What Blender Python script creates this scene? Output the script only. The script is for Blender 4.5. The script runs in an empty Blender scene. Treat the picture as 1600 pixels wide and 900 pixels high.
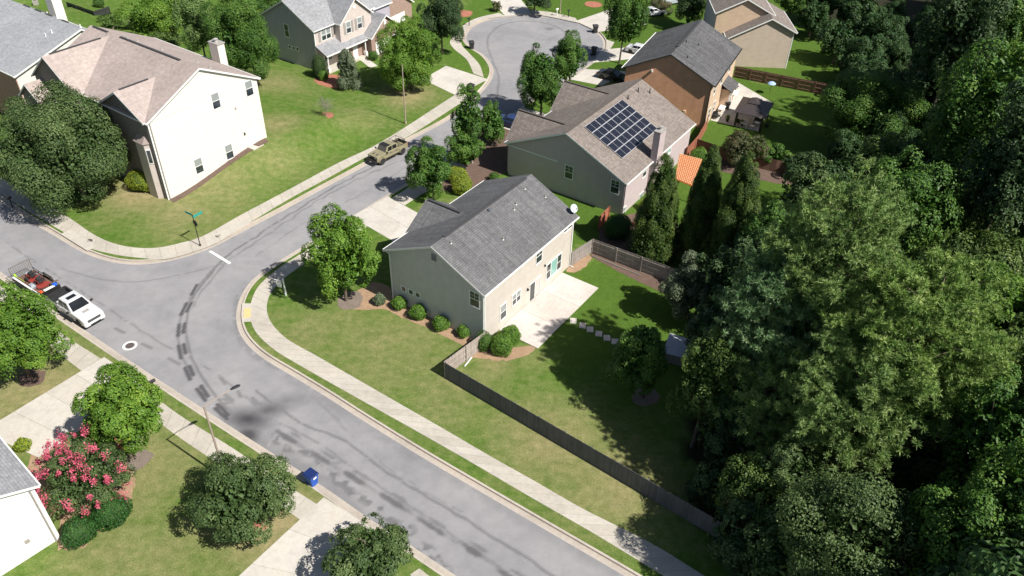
import bpy, math, random
import numpy as np
from mathutils import Vector, Matrix, Euler
import mathutils.geometry as mg
random.seed(7); rng = np.random.default_rng(7)
scene = bpy.context.scene
COL = scene.collection
# ------------------------------------------------------------------ camera
FPX, PITCH, ROLL, CH = 1246.66, 0.660946, -0.0296116, 48.08
cp, sp, cr, sr = math.cos(PITCH), math.sin(PITCH), math.cos(ROLL), math.sin(ROLL)
RC = np.array([[cr, sr, 0], [-sr, cr, 0], [0, 0, 1]]) @ np.array([[1, 0, 0], [0, -sp, -cp], [0, cp, -sp]])
cam_d = bpy.data.cameras.new('camera'); cam = bpy.data.objects.new('camera', cam_d); COL.objects.link(cam)
cam_d.sensor_width = 36; cam_d.lens = FPX / 1600 * 36; cam_d.clip_end = 3000; cam_d.clip_start = .5
M = Matrix(((RC[0][0], -RC[1][0], -RC[2][0], 0), (RC[0][1], -RC[1][1], -RC[2][1], 0), (RC[0][2], -RC[1][2], -RC[2][2], CH), (0, 0, 0, 1)))
cam.matrix_world = M
scene.camera = cam
# ------------------------------------------------------------------ light
SUN_AZ, SUN_EL = math.radians(-33.2), math.radians(48.5)
world = bpy.data.worlds.new("World"); scene.world = world; world.use_nodes = True
wn = world.node_tree.nodes; wl = world.node_tree.links
sky = wn.new('ShaderNodeTexSky'); sky.sky_type = 'NISHITA'; sky.sun_disc = False
sky.sun_elevation = SUN_EL; sky.sun_rotation = math.pi / 2 - SUN_AZ
sky.air_density = 1.0; sky.dust_density = 1.0; sky.ozone_density = 1.0
bg = wn.get('Background') or wn.new('ShaderNodeBackground'); bg.inputs['Strength'].default_value = .054
wl.new(sky.outputs[0], bg.inputs['Color'])
sl = bpy.data.lights.new('sun', 'SUN'); sl.energy = 5.0; sl.angle = math.radians(.53); sl.color = (1, .955, .88)
so = bpy.data.objects.new('sun', sl); COL.objects.link(so); so.location = (60, -40, 90)
sv = Vector((math.cos(SUN_AZ) * math.cos(SUN_EL), math.sin(SUN_AZ) * math.cos(SUN_EL), math.sin(SUN_EL)))
so.rotation_euler = (-sv).to_track_quat('-Z', 'Y').to_euler()
scene.view_settings.view_transform = 'Standard'; scene.view_settings.look = 'None'
scene.view_settings.exposure = 0.5; scene.view_settings.gamma = 1
scene.render.engine = 'CYCLES'
scene.cycles.max_bounces = 6; scene.cycles.transparent_max_bounces = 6

# ------------------------------------------------------------------ pixel (1600x900 photo) -> place
def P(x, y, z=0.0):
    d = RC.T @ np.array([(x - 800) / FPX, (y - 450) / FPX, 1.0]); t = (z - CH) / d[2]
    return np.array([d[0] * t, d[1] * t, z])
def proj(q):
    q = RC @ (np.asarray(q, float) - np.array([0, 0, CH])); return 800 + FPX * q[0] / q[2], 450 + FPX * q[1] / q[2], q[2]
LZ = .13
def sm(t): t = np.clip(t, 0, 1); return t * t * (3 - 2 * t)
def terr(x, y):
    s = (x + 23.6) * .59 + (y - 79.1) * .81; d = -(x + 23.6) * .81 + (y - 79.1) * .59
    return 1.9 * sm((s + 11.3) / 14) * sm((d - 3.2) / 7) * (1 - sm((s - 9) / 12))
def G(px, py, dz=0.0):
    z = LZ
    for _ in range(6):
        q = P(px, py, z); z = LZ + float(terr(q[0], q[1]))
    q[2] = z + dz
    return q
# ------------------------------------------------------------------ tagging
def tag(o, label=None, cat=None, group=None, kind=None):
    if label: o['label'] = label
    if cat: o['category'] = cat
    if group: o['group'] = group
    if kind: o['kind'] = kind
    return o
def empty(name, loc, rz, label, cat, group=None):
    o = bpy.data.objects.new(name, None); COL.objects.link(o); o.empty_display_size = .5
    o.location = loc; o.rotation_euler = (0, 0, rz)
    return tag(o, label, cat, group)
def copy_tree(o, parent=None):
    c = o.copy(); COL.objects.link(c)
    if parent is not None: c.parent = parent
    for ch in list(o.children): copy_tree(ch, c)
    return c
# ------------------------------------------------------------------ mesh builder
class MB:
    def __init__(s): s.v = []; s.f = []; s.uv = []
    def add(s, vs, fs, uvs=None):
        b = len(s.v); s.v += [tuple(float(c) for c in v) for v in vs]
        for i, f in enumerate(fs):
            s.f.append(tuple(b + k for k in f)); s.uv.append(uvs[i] if uvs else None)
        return s
    def box(s, c, d, rz=0.0, rot=None):
        hx, hy, hz = d[0] / 2, d[1] / 2, d[2] / 2
        vs = [Vector((x, y, z)) for z in (-hz, hz) for x, y in ((-hx, -hy), (hx, -hy), (hx, hy), (-hx, hy))]
        R = rot if rot is not None else Matrix.Rotation(rz, 3, 'Z')
        vs = [R @ v + Vector(c) for v in vs]
        return s.add(vs, [(3, 2, 1, 0), (4, 5, 6, 7), (0, 1, 5, 4), (1, 2, 6, 5), (2, 3, 7, 6), (3, 0, 4, 7)])
    def bb(s, x0, x1, y0, y1, z0, z1):
        return s.box(((x0 + x1) / 2, (y0 + y1) / 2, (z0 + z1) / 2), (abs(x1 - x0), abs(y1 - y0), abs(z1 - z0)))
    def prism(s, poly, z0, z1):
        n = len(poly)
        vs = [(p[0], p[1], z0) for p in poly] + [(p[0], p[1], z1) for p in poly]
        return s.add(vs, [tuple(range(n))[::-1], tuple(range(n, 2 * n))] + [(i, (i + 1) % n, n + (i + 1) % n, n + i) for i in range(n)])
    def extr(s, poly, d):  # polygon of 3d points swept by vector d
        n = len(poly); d = Vector(d)
        vs = [Vector(p) for p in poly] + [Vector(p) + d for p in poly]
        return s.add(vs, [tuple(range(n)), tuple(range(2 * n - 1, n - 1, -1))] + [(i, n + i, n + (i + 1) % n, (i + 1) % n) for i in range(n)])
    def tube(s, p0, p1, r0, r1=None, n=8, caps=True):
        r1 = r0 if r1 is None else r1
        p0, p1 = Vector(p0), Vector(p1); d = (p1 - p0)
        if d.length < 1e-6: return s
        q = d.to_track_quat('Z', 'Y')
        vs = [p0 + q @ Vector((r0 * math.cos(t), r0 * math.sin(t), 0)) for t in [2 * math.pi * i / n for i in range(n)]]
        vs += [p1 + q @ Vector((r1 * math.cos(t), r1 * math.sin(t), 0)) for t in [2 * math.pi * i / n for i in range(n)]]
        fs = [(i, (i + 1) % n, n + (i + 1) % n, n + i) for i in range(n)]
        if caps: fs += [tuple(range(n))[::-1], tuple(range(n, 2 * n))]
        return s.add(vs, fs)
    def path(s, pts, r0, r1=None, n=6):
        r1 = r0 if r1 is None else r1; k = len(pts) - 1
        for i in range(k): s.tube(pts[i], pts[i + 1], r0 + (r1 - r0) * i / k, r0 + (r1 - r0) * (i + 1) / k, n)
        return s
    def lathe(s, prof, c=(0, 0, 0), n=16, axis='Z'):
        vs = []
        for r, z in prof:
            for i in range(n):
                t = 2 * math.pi * i / n; v = (r * math.cos(t), r * math.sin(t), z)
                if axis == 'Y': v = (v[0], v[2], v[1])
                vs.append((v[0] + c[0], v[1] + c[1], v[2] + c[2]))
        fs = [(j * n + i, j * n + (i + 1) % n, (j + 1) * n + (i + 1) % n, (j + 1) * n + i) for j in range(len(prof) - 1) for i in range(n)]
        fs += [tuple(range(n))[::-1], tuple(range((len(prof) - 1) * n, len(prof) * n))]
        return s.add(vs, fs)
    def loft(s, secs):  # list of closed rings, same count
        n = len(secs[0]); vs = [p for r in secs for p in r]
        fs = [(j * n + i, j * n + (i + 1) % n, (j + 1) * n + (i + 1) % n, (j + 1) * n + i) for j in range(len(secs) - 1) for i in range(n)]
        fs += [tuple(range(n))[::-1], tuple(range((len(secs) - 1) * n, len(secs) * n))]
        return s.add(vs, fs)
    def build(s, name, mat, parent=None, smooth=False, bevel=0, loc=None, rz=0, seg=2):
        me = bpy.data.meshes.new(name); me.from_pydata(s.v, [], s.f)
        if any(u is not None for u in s.uv):
            uvl = me.uv_layers.new(name='UVMap'); k = 0
            for i, f in enumerate(s.f):
                u = s.uv[i]
                for j in range(len(f)):
                    uvl.data[k].uv = u[j] if u is not None else (0, 0); k += 1
        me.materials.append(mat); me.update()
        if smooth:
            me.polygons.foreach_set('use_smooth', [True] * len(me.polygons))
            try: me.set_sharp_from_angle(angle=math.radians(38))
            except Exception: pass
        o = bpy.data.objects.new(name, me); COL.objects.link(o)
        if parent is not None: o.parent = parent
        if loc is not None: o.location = loc
        if rz: o.rotation_euler = (0, 0, rz)
        if bevel:
            m = o.modifiers.new('bevel', 'BEVEL'); m.width = bevel; m.segments = seg; m.limit_method = 'ANGLE'; m.angle_limit = math.radians(35)
        return o
def mesh_np(name, V, F, mat, attrs=None, parent=None, loc=None, smooth=False):
    V = np.asarray(V, np.float32); F = np.asarray(F, np.int32); k = F.shape[1]
    me = bpy.data.meshes.new(name)
    me.vertices.add(len(V)); me.vertices.foreach_set('co', V.ravel())
    me.loops.add(F.size); me.loops.foreach_set('vertex_index', F.ravel())
    me.polygons.add(len(F)); me.polygons.foreach_set('loop_start', np.arange(0, F.size, k, dtype=np.int32))
    try: me.polygons.foreach_set('loop_total', np.full(len(F), k, np.int32))
    except Exception: pass
    me.polygons.foreach_set('use_smooth', np.full(len(F), bool(smooth)))
    me.update(calc_edges=True)
    for n, a in (attrs or {}).items():
        at = me.attributes.new(n, 'FLOAT', 'POINT'); at.data.foreach_set('value', np.asarray(a, np.float32))
    me.materials.append(mat); me.validate()
    o = bpy.data.objects.new(name, me); COL.objects.link(o)
    if parent is not None: o.parent = parent
    if loc is not None: o.location = loc
    return o
# ------------------------------------------------------------------ materials
def newmat(name):
    m = bpy.data.materials.new(name); m.use_nodes = True; nt = m.node_tree
    return m, nt, nt.nodes.get('Principled BSDF'), nt.nodes, nt.links
def N(nt, t, **kw):
    n = nt.nodes.new(t)
    for k, v in kw.items():
        if k in n.inputs: n.inputs[k].default_value = v
        else: setattr(n, k, v)
    return n
def ramp(nt, fac, stops):
    r = nt.nodes.new('ShaderNodeValToRGB'); el = r.color_ramp.elements
    while len(el) < len(stops): el.new(.5)
    for e, (p, c) in zip(el, stops):
        e.position = p; e.color = (*c, 1) if len(c) == 3 else c
    nt.links.new(fac, r.inputs[0]); return r.outputs[0]
def mixc(nt, fac, a, b, mode='MIX'):
    m = nt.nodes.new('ShaderNodeMix'); m.data_type = 'RGBA'; m.blend_type = mode
    for i, v in ((0, fac), (6, a), (7, b)):
        if hasattr(v, 'is_linked') or hasattr(v, 'links'): nt.links.new(v, m.inputs[i])
        else: m.inputs[i].default_value = v if i == 0 else ((*v, 1) if len(v) == 3 else v)
    return m.outputs[2]
def noise(nt, scale, detail=4, rough=.55, coord='Object', stretch=None, seed=0):
    tc = nt.nodes.new('ShaderNodeTexCoord'); src = tc.outputs[coord]
    mp = nt.nodes.new('ShaderNodeMapping'); nt.links.new(src, mp.inputs[0])
    mp.inputs['Location'].default_value = (seed * 3.1, seed * 1.7, seed)
    if stretch: mp.inputs['Scale'].default_value = stretch
    n = N(nt, 'ShaderNodeTexNoise', Scale=scale, Detail=detail, Roughness=rough); nt.links.new(mp.outputs[0], n.inputs['Vector'])
    return n.outputs['Fac']
def bump(nt, h, strength, dist, bsdf):
    b = N(nt, 'ShaderNodeBump', Strength=strength, Distance=dist); nt.links.new(h, b.inputs['Height']); nt.links.new(b.outputs[0], bsdf.inputs['Normal'])
    return b
def m_plain(name, c, rough=.6, var=.12, scale=3.0, metal=0.0, bumpd=0.0, spec=.4):
    m, nt, b, nn, ll = newmat(name)
    f = noise(nt, scale); lo = tuple(x * (1 - var) for x in c); hi = tuple(min(1, x * (1 + var)) for x in c)
    ll.new(ramp(nt, f, [(.3, lo), (.7, hi)]), b.inputs['Base Color'])
    b.inputs['Roughness'].default_value = rough; b.inputs['Metallic'].default_value = metal
    b.inputs['Specular IOR Level'].default_value = spec
    if bumpd: bump(nt, noise(nt, scale * 8), .6, bumpd, b)
    return m
def m_glass(name='window_glass', c=(.02, .025, .03)):
    m, nt, b, nn, ll = newmat(name)
    ll.new(ramp(nt, noise(nt, 1.3, 2), [(.35, c), (.65, tuple(x * 2.2 for x in c))]), b.inputs['Base Color'])
    b.inputs['Roughness'].default_value = .06; b.inputs['Specular IOR Level'].default_value = .8
    return m
def m_blind(name, c):  # slatted blind behind glass
    m, nt, b, nn, ll = newmat(name)
    tc = nn.new('ShaderNodeTexCoord'); w = N(nt, 'ShaderNodeTexWave', Scale=9.0, Distortion=0.3); w.bands_direction = 'Z'
    ll.new(tc.outputs['Object'], w.inputs['Vector'])
    ll.new(ramp(nt, w.outputs['Fac'], [(.2, tuple(x * .55 for x in c)), (.6, c)]), b.inputs['Base Color'])
    b.inputs['Roughness'].default_value = .15
    return m
def m_siding(name, c, lap=.2, depth=.02, var=.06):
    m, nt, b, nn, ll = newmat(name)
    tc = nn.new('ShaderNodeTexCoord'); sx = nn.new('ShaderNodeSeparateXYZ'); ll.new(tc.outputs['Object'], sx.inputs[0])
    md = N(nt, 'ShaderNodeMath', operation='DIVIDE'); ll.new(sx.outputs['Z'], md.inputs[0]); md.inputs[1].default_value = lap
    fr = N(nt, 'ShaderNodeMath', operation='FRACT'); ll.new(md.outputs[0], fr.inputs[0])
    inv = N(nt, 'ShaderNodeMath', operation='SUBTRACT'); inv.inputs[0].default_value = 1; ll.new(fr.outputs[0], inv.inputs[1])
    f = noise(nt, 1.2, 5); f2 = noise(nt, 25, 2, stretch=(.05, .05, 1))
    base = ramp(nt, f, [(.3, tuple(x * (1 - var) for x in c)), (.7, tuple(min(1, x * (1 + var)) for x in c))])
    c2 = mixc(nt, .12, base, mixc(nt, f2, (0, 0, 0), (1, 1, 1)), 'OVERLAY')
    edge = ramp(nt, fr.outputs[0], [(0, (.62,) * 3), (.09, (1,) * 3), (1, (1,) * 3)])
    c3 = mixc(nt, .8, c2, edge, 'MULTIPLY')
    ll.new(c3, b.inputs['Base Color']); b.inputs['Roughness'].default_value = .55
    bump(nt, inv.outputs[0], .7, depth, b)
    return m
def m_brick(name, c1, c2, mortar, sc=1.0):
    m, nt, b, nn, ll = newmat(name)
    tc = nn.new('ShaderNodeTexCoord'); sx = nn.new('ShaderNodeSeparateXYZ'); ll.new(tc.outputs['Object'], sx.inputs[0])
    ad = N(nt, 'ShaderNodeMath', operation='ADD'); ll.new(sx.outputs['X'], ad.inputs[0]); ll.new(sx.outputs['Y'], ad.inputs[1])
    cb = nn.new('ShaderNodeCombineXYZ'); ll.new(ad.outputs[0], cb.inputs[0]); ll.new(sx.outputs['Z'], cb.inputs[1])
    bt = N(nt, 'ShaderNodeTexBrick', Scale=1.0); bt.inputs['Color1'].default_value = (*c1, 1); bt.inputs['Color2'].default_value = (*c2, 1); bt.inputs['Mortar'].default_value = (*mortar, 1)
    bt.inputs['Brick Width'].default_value = .24 * sc; bt.inputs['Row Height'].default_value = .08 * sc; bt.inputs['Mortar Size'].default_value = .012
    ll.new(cb.outputs[0], bt.inputs['Vector'])
    ll.new(mixc(nt, .35, bt.outputs['Color'], ramp(nt, noise(nt, 2.0), [(.3, (.45,) * 3), (.7, (.75,) * 3)]), 'OVERLAY'), b.inputs['Base Color'])
    b.inputs['Roughness'].default_value = .85
    return m
def m_shingle(name, c1, c2, dark, streak=.3):
    m, nt, b, nn, ll = newmat(name)
    tc = nn.new('ShaderNodeTexCoord')
    bt = N(nt, 'ShaderNodeTexBrick', Scale=1.0); bt.inputs['Color1'].default_value = (*c1, 1); bt.inputs['Color2'].default_value = (*c2, 1); bt.inputs['Mortar'].default_value = (*dark, 1)
    bt.inputs['Brick Width'].default_value = .46; bt.inputs['Row Height'].default_value = .2; bt.inputs['Mortar Size'].default_value = .018; bt.inputs['Mortar Smooth'].default_value = .4
    bt.offset = .37; bt.squash = .8
    ll.new(tc.outputs['UV'], bt.inputs['Vector'])
    f = noise(nt, .35, 6, .6, 'UV', seed=2); f2 = noise(nt, 2.2, 4, .6, 'UV', seed=5); f3 = noise(nt, 14, 3, .7, 'UV')
    fs = noise(nt, 1.3, 5, .65, 'UV', stretch=(1.6, .13, 1), seed=9)
    c = mixc(nt, .55, bt.outputs['Color'], ramp(nt, f, [(.3, (.40,) * 3), (.7, (.60,) * 3)]), 'OVERLAY')
    c = mixc(nt, .5, c, ramp(nt, f2, [(.3, (.36,) * 3), (.7, (.64,) * 3)]), 'OVERLAY')
    c = mixc(nt, .45, c, ramp(nt, f3, [(.3, (.3,) * 3), (.7, (.7,) * 3)]), 'OVERLAY')
    c = mixc(nt, streak, c, ramp(nt, fs, [(.38, (.35,) * 3), (.6, (1,) * 3)]), 'MULTIPLY')
    ll.new(c, b.inputs['Base Color']); b.inputs['Roughness'].default_value = .9; b.inputs['Specular IOR Level'].default_value = .25
    bump(nt, mixc(nt, .4, bt.outputs['Color'], mixc(nt, f3, (0, 0, 0), (1, 1, 1))), .8, .02, b)
    return m
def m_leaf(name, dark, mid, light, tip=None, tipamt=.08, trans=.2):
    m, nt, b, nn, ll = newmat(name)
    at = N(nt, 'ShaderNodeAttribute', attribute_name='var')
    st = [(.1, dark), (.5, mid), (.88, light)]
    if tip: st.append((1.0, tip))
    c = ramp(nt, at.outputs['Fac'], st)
    ll.new(c, b.inputs['Base Color']); b.inputs['Roughness'].default_value = .5; b.inputs['Specular IOR Level'].default_value = .28
    tr = nn.new('ShaderNodeBsdfTranslucent'); ll.new(mixc(nt, .5, c, (1, 1, .35), 'MULTIPLY'), tr.inputs['Color'])
    ms = nn.new('ShaderNodeMixShader'); ms.inputs[0].default_value = trans
    ll.new(b.outputs[0], ms.inputs[1]); ll.new(tr.outputs[0], ms.inputs[2])
    ll.new(ms.outputs[0], nn.get('Material Output').inputs[0])
    return m
def m_concrete(name, c, joint=None):
    m, nt, b, nn, ll = newmat(name)
    f = noise(nt, .35, 6, .6); f2 = noise(nt, 3, 5, .65, seed=3); f3 = noise(nt, 40, 3, .6)
    k = ramp(nt, f, [(.3, tuple(x * .86 for x in c)), (.55, c), (.75, (c[0] * 1.05, c[1] * 1.03, c[2] * .98))])
    k = mixc(nt, .4, k, ramp(nt, f2, [(.32, (.36,) * 3), (.6, (.54,) * 3)]), 'OVERLAY')
    k = mixc(nt, .25, k, mixc(nt, f3, (.2,) * 3, (.8,) * 3), 'OVERLAY')
    at = N(nt, 'ShaderNodeAttribute', attribute_name='tone')
    k = mixc(nt, 1.0, k, ramp(nt, at.outputs['Fac'], [(0, (1, 1, 1)), (1, (.72, .68, .62))]), 'MULTIPLY')
    ll.new(k, b.inputs['Base Color']); b.inputs['Roughness'].default_value = .85; b.inputs['Specular IOR Level'].default_value = .25
    bump(nt, f3, .3, .01, b)
    return m

MAT = {}
MAT['white'] = m_plain('white_trim', (.78, .78, .76), .5, .04)
MAT['concrete'] = m_concrete('concrete', (.50, .465, .41))
MAT['drive'] = m_concrete('driveway_concrete', (.56, .53, .485))
MAT['patio'] = m_concrete('patio_concrete', (.58, .53, .49))
MAT['kerb'] = m_concrete('kerb_concrete', (.48, .43, .38))
MAT['glass'] = m_glass()
MAT['blind'] = m_blind('window_blind', (.33, .36, .36))
MAT['black'] = m_plain('black_metal', (.02, .02, .02), .4)
MAT['darkplastic'] = m_plain('dark_plastic', (.03, .03, .032), .5)
MAT['rubber'] = m_plain('tyre_rubber', (.025, .025, .025), .85)
MAT['chrome'] = m_plain('bright_metal', (.6, .6, .6), .25, .03, metal=.9)
MAT['bark'] = m_plain('bark', (.13, .10, .075), .95, .35, 6, bumpd=.02)
MAT['barkpale'] = m_plain('pale_bark', (.30, .26, .22), .95, .3, 6)
MAT['galv'] = m_plain('galvanised_metal', (.45, .43, .40), .5, .05, metal=.3)
# ------------------------------------------------------------------ lines on the ground
def catmull(pts, step=.5):
    p = np.asarray(pts, float); p = np.vstack([2 * p[0] - p[1], p, 2 * p[-1] - p[-2]]); out = []
    for i in range(1, len(p) - 2):
        L = np.hypot(*(p[i + 1] - p[i])[:2]); n = max(2, int(L / step)) if L < 60 else 4
        for k in range(n):
            t = k / n
            t0 = 0; d = lambda a, b: max(1e-4, np.hypot(*(a - b)[:2])) ** .5
            t1 = d(p[i - 1], p[i]); t2 = t1 + d(p[i], p[i + 1]); t3 = t2 + d(p[i + 1], p[i + 2]); T = t1 + (t2 - t1) * t
            A1 = (t1 - T) / t1 * p[i - 1] + T / t1 * p[i]; A2 = (t2 - T) / (t2 - t1) * p[i] + (T - t1) / (t2 - t1) * p[i + 1]
            A3 = (t3 - T) / (t3 - t2) * p[i + 1] + (T - t2) / (t3 - t2) * p[i + 2]
            B1 = (t2 - T) / t2 * A1 + T / t2 * A2; B2 = (t3 - T) / (t3 - t1) * A2 + (T - t1) / (t3 - t1) * A3
            out.append((t2 - T) / (t2 - t1) * B1 + (T - t1) / (t2 - t1) * B2)
    out.append(p[-2]); return np.array(out)
def normals2(p):
    t = np.gradient(p[:, :2], axis=0); t /= np.linalg.norm(t, axis=1)[:, None]; return np.stack([-t[:, 1], t[:, 0]], 1)
def smooth_line(p, n=3):
    p = p.copy()
    for _ in range(n): p[1:-1] = .25 * p[:-2] + .5 * p[1:-1] + .25 * p[2:]
    return p
def pip(x, y, poly):
    c = np.zeros(x.shape, bool); n = len(poly); j = n - 1
    for i in range(n):
        xi, yi = poly[i]; xj, yj = poly[j]
        if yi != yj:
            k = ((yi > y) != (yj > y)) & (x < (xj - xi) * (y - yi) / (yj - yi) + xi); c ^= k
        j = i
    return c
NL = [(0, 314), (51, 348), (93, 373), (125, 392), (157, 405), (197, 413), (239, 412), (281, 404), (326, 389), (366, 369), (408, 347), (450, 325), (484, 306), (569, 260), (639, 220), (680, 199), (712, 180), (751, 146), (768, 124), (771, 108), (757, 87), (737, 74), (728, 62), (733, 48), (750, 36), (780, 28), (830, 25), (877, 30), (917, 42), (938, 57), (943, 71), (936, 86), (916, 103), (880, 126), (840, 150), (805, 174), (770, 198), (736, 224), (700, 246), (647, 279), (607, 303), (557, 334), (498, 370), (467, 389), (428, 413), (405, 428), (386, 446), (373, 471), (369, 498), (376, 524), (394, 546), (416, 563), (450, 583), (512, 621), (552, 647), (653, 710), (751, 768), (850, 826), (975, 899), (1080, 962)]
SL = [(0, 424), (39, 453), (98, 493), (197, 560), (253, 597), (351, 661), (498, 756), (580, 813), (639, 851), (712, 900), (790, 952)]
def gl(pts): return [P(*p)[:2] for p in pts]
nw = gl(NL); swl = gl(SL)
def ext(a, b, L): d = (np.array(b) - a); d = d / np.hypot(*d); return np.array(b) + d * L
nw = [ext(nw[1], nw[0], 150)] + nw + [ext(nw[-3], nw[-1], 60)]
swl = [ext(swl[2], swl[0], 150)] + swl + [ext(swl[-3], swl[-1], 60)]
NC = smooth_line(catmull(nw), 4); SC = smooth_line(catmull(swl), 4)
nN = normals2(NC); nS = normals2(SC)
KW = .60
NB = NC + nN * KW; SB = SC - nS * KW
NPOLY = [tuple(p) for p in NB] + [(600, -80), (600, 900), (-600, 900), (-600, NB[0][1])]
SPOLY = [tuple(p) for p in SB] + [(150, -300), (-600, -300), (-600, SB[0][1])]
# ---- lawn
WOODPX = [(1190, 930), (1120, 860), (1085, 800), (1075, 700), (1090, 600), (1110, 500), (1150, 430), (1215, 380), (1240, 330), (1240, 285), (1290, 262), (1340, 235), (1320, 160), (1318, 110), (1290, 60), (1250, 20), (1236, 0)]
WOOD = [tuple(P(*p)[:2]) for p in WOODPX] + [tuple(P(1230, -40)[:2] + np.array([0, 40])), (75, 700), (600, 700), (600, -100), tuple(P(1190, 930)[:2] + np.array([8, -30]))]
def blobs(x, y, lst):
    o = np.zeros_like(x)
    for px, py, r, s in lst:
        q = P(px, py); o = np.maximum(o, s * np.exp(-((x - q[0]) ** 2 + (y - q[1]) ** 2) / r ** 2))
    return o
DRY = [(230, 300, 5, .95), (290, 330, 5, .55), (330, 300, 6, .5), (430, 260, 6, .3), (420, 140, 6, .5), (640, 150, 4, .8), (560, 190, 5, .3), (440, 215, 3, .6), (300, 355, 6, .35), (480, 530, 6, .35), (620, 545, 8, .4), (560, 500, 5, .3), (860, 690, 5, .65), (960, 760, 5, .65), (700, 610, 6, .35), (235, 725, 4, .45), (270, 870, 4, .3), (420, 815, 3.5, .9), (180, 870, 4, .35), (215, 790, 3, .3), (50, 610, 6, .6), (820, 20, 4, .4), (890, 20, 3, .2), (905, 400, 1.5, .7), (740, 575, 2, .3), (835, 560, 2.2, .35), (1185, 125, 1.5, .7), (700, 5, 3, .3), (700, 340, 3, .6), (770, 570, 2, .6), (960, 125, 4, .4)]
GREEN = [(640, 250, 12, 0)]
def m_lawn():
    m, nt, b, nn, ll = newmat('lawn_grass')
    ad = N(nt, 'ShaderNodeAttribute', attribute_name='dry'); al = N(nt, 'ShaderNodeAttribute', attribute_name='litter')
    f1 = noise(nt, .28, 6, .62); f2 = noise(nt, 1.4, 6, .7, seed=4); f3 = noise(nt, 9, 4, .75, seed=1); f4 = noise(nt, .9, 4, .6, stretch=(.55, 2.2, 1), seed=8); f5 = noise(nt, 34, 2, .8, seed=6)
    g = ramp(nt, f3, [(.25, (.046, .098, .012)), (.5, (.082, .152, .023)), (.75, (.126, .206, .038))])
    gd = ramp(nt, f3, [(.25, (.038, .082, .010)), (.5, (.070, .130, .019)), (.75, (.110, .178, .034))])
    ng = N(nt, 'ShaderNodeMath', operation='MULTIPLY'); ll.new(ad.outputs['Fac'], ng.inputs[0]); ng.inputs[1].default_value = -5.0; ng.use_clamp = True
    g = mixc(nt, ng.outputs[0], g, gd)
    s = ramp(nt, f3, [(.25, (.22, .18, .085)), (.6, (.33, .275, .15)), (.8, (.42, .36, .22))])
    a = N(nt, 'ShaderNodeMath', operation='MULTIPLY_ADD'); ll.new(f1, a.inputs[0]); a.inputs[1].default_value = .6; a.inputs[2].default_value = -.50
    a2 = N(nt, 'ShaderNodeMath', operation='MULTIPLY_ADD'); ll.new(f2, a2.inputs[0]); a2.inputs[1].default_value = .75; ll.new(a.outputs[0], a2.inputs[2])
    a3 = N(nt, 'ShaderNodeMath', operation='MULTIPLY_ADD'); ll.new(f4, a3.inputs[0]); a3.inputs[1].default_value = .45; ll.new(a2.outputs[0], a3.inputs[2])
    a4 = N(nt, 'ShaderNodeMath', operation='SUBTRACT'); ll.new(a3.outputs[0], a4.inputs[0]); a4.inputs[1].default_value = .37
    a5 = N(nt, 'ShaderNodeMath', operation='ADD'); ll.new(a4.outputs[0], a5.inputs[0]); ll.new(ad.outputs['Fac'], a5.inputs[1]); a5.use_clamp = True
    c = mixc(nt, a5.outputs[0], g, s)
    c = mixc(nt, .55, c, ramp(nt, f5, [(.3, (.25,) * 3), (.7, (.75,) * 3)]), 'OVERLAY')
    c = mixc(nt, .35, c, ramp(nt, f2, [(.3, (.3,) * 3), (.7, (.7,) * 3)]), 'OVERLAY')
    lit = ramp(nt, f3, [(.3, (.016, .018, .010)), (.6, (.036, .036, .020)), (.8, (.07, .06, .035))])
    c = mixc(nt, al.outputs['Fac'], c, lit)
    ll.new(c, b.inputs['Base Color']); b.inputs['Roughness'].default_value = .95; b.inputs['Specular IOR Level'].default_value = .1
    bump(nt, mixc(nt, .5, mixc(nt, f3, (0, 0, 0), (1, 1, 1)), mixc(nt, f5, (0, 0, 0), (1, 1, 1))), .75, .07, b)
    return m
MAT['lawn'] = m_lawn()
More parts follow.
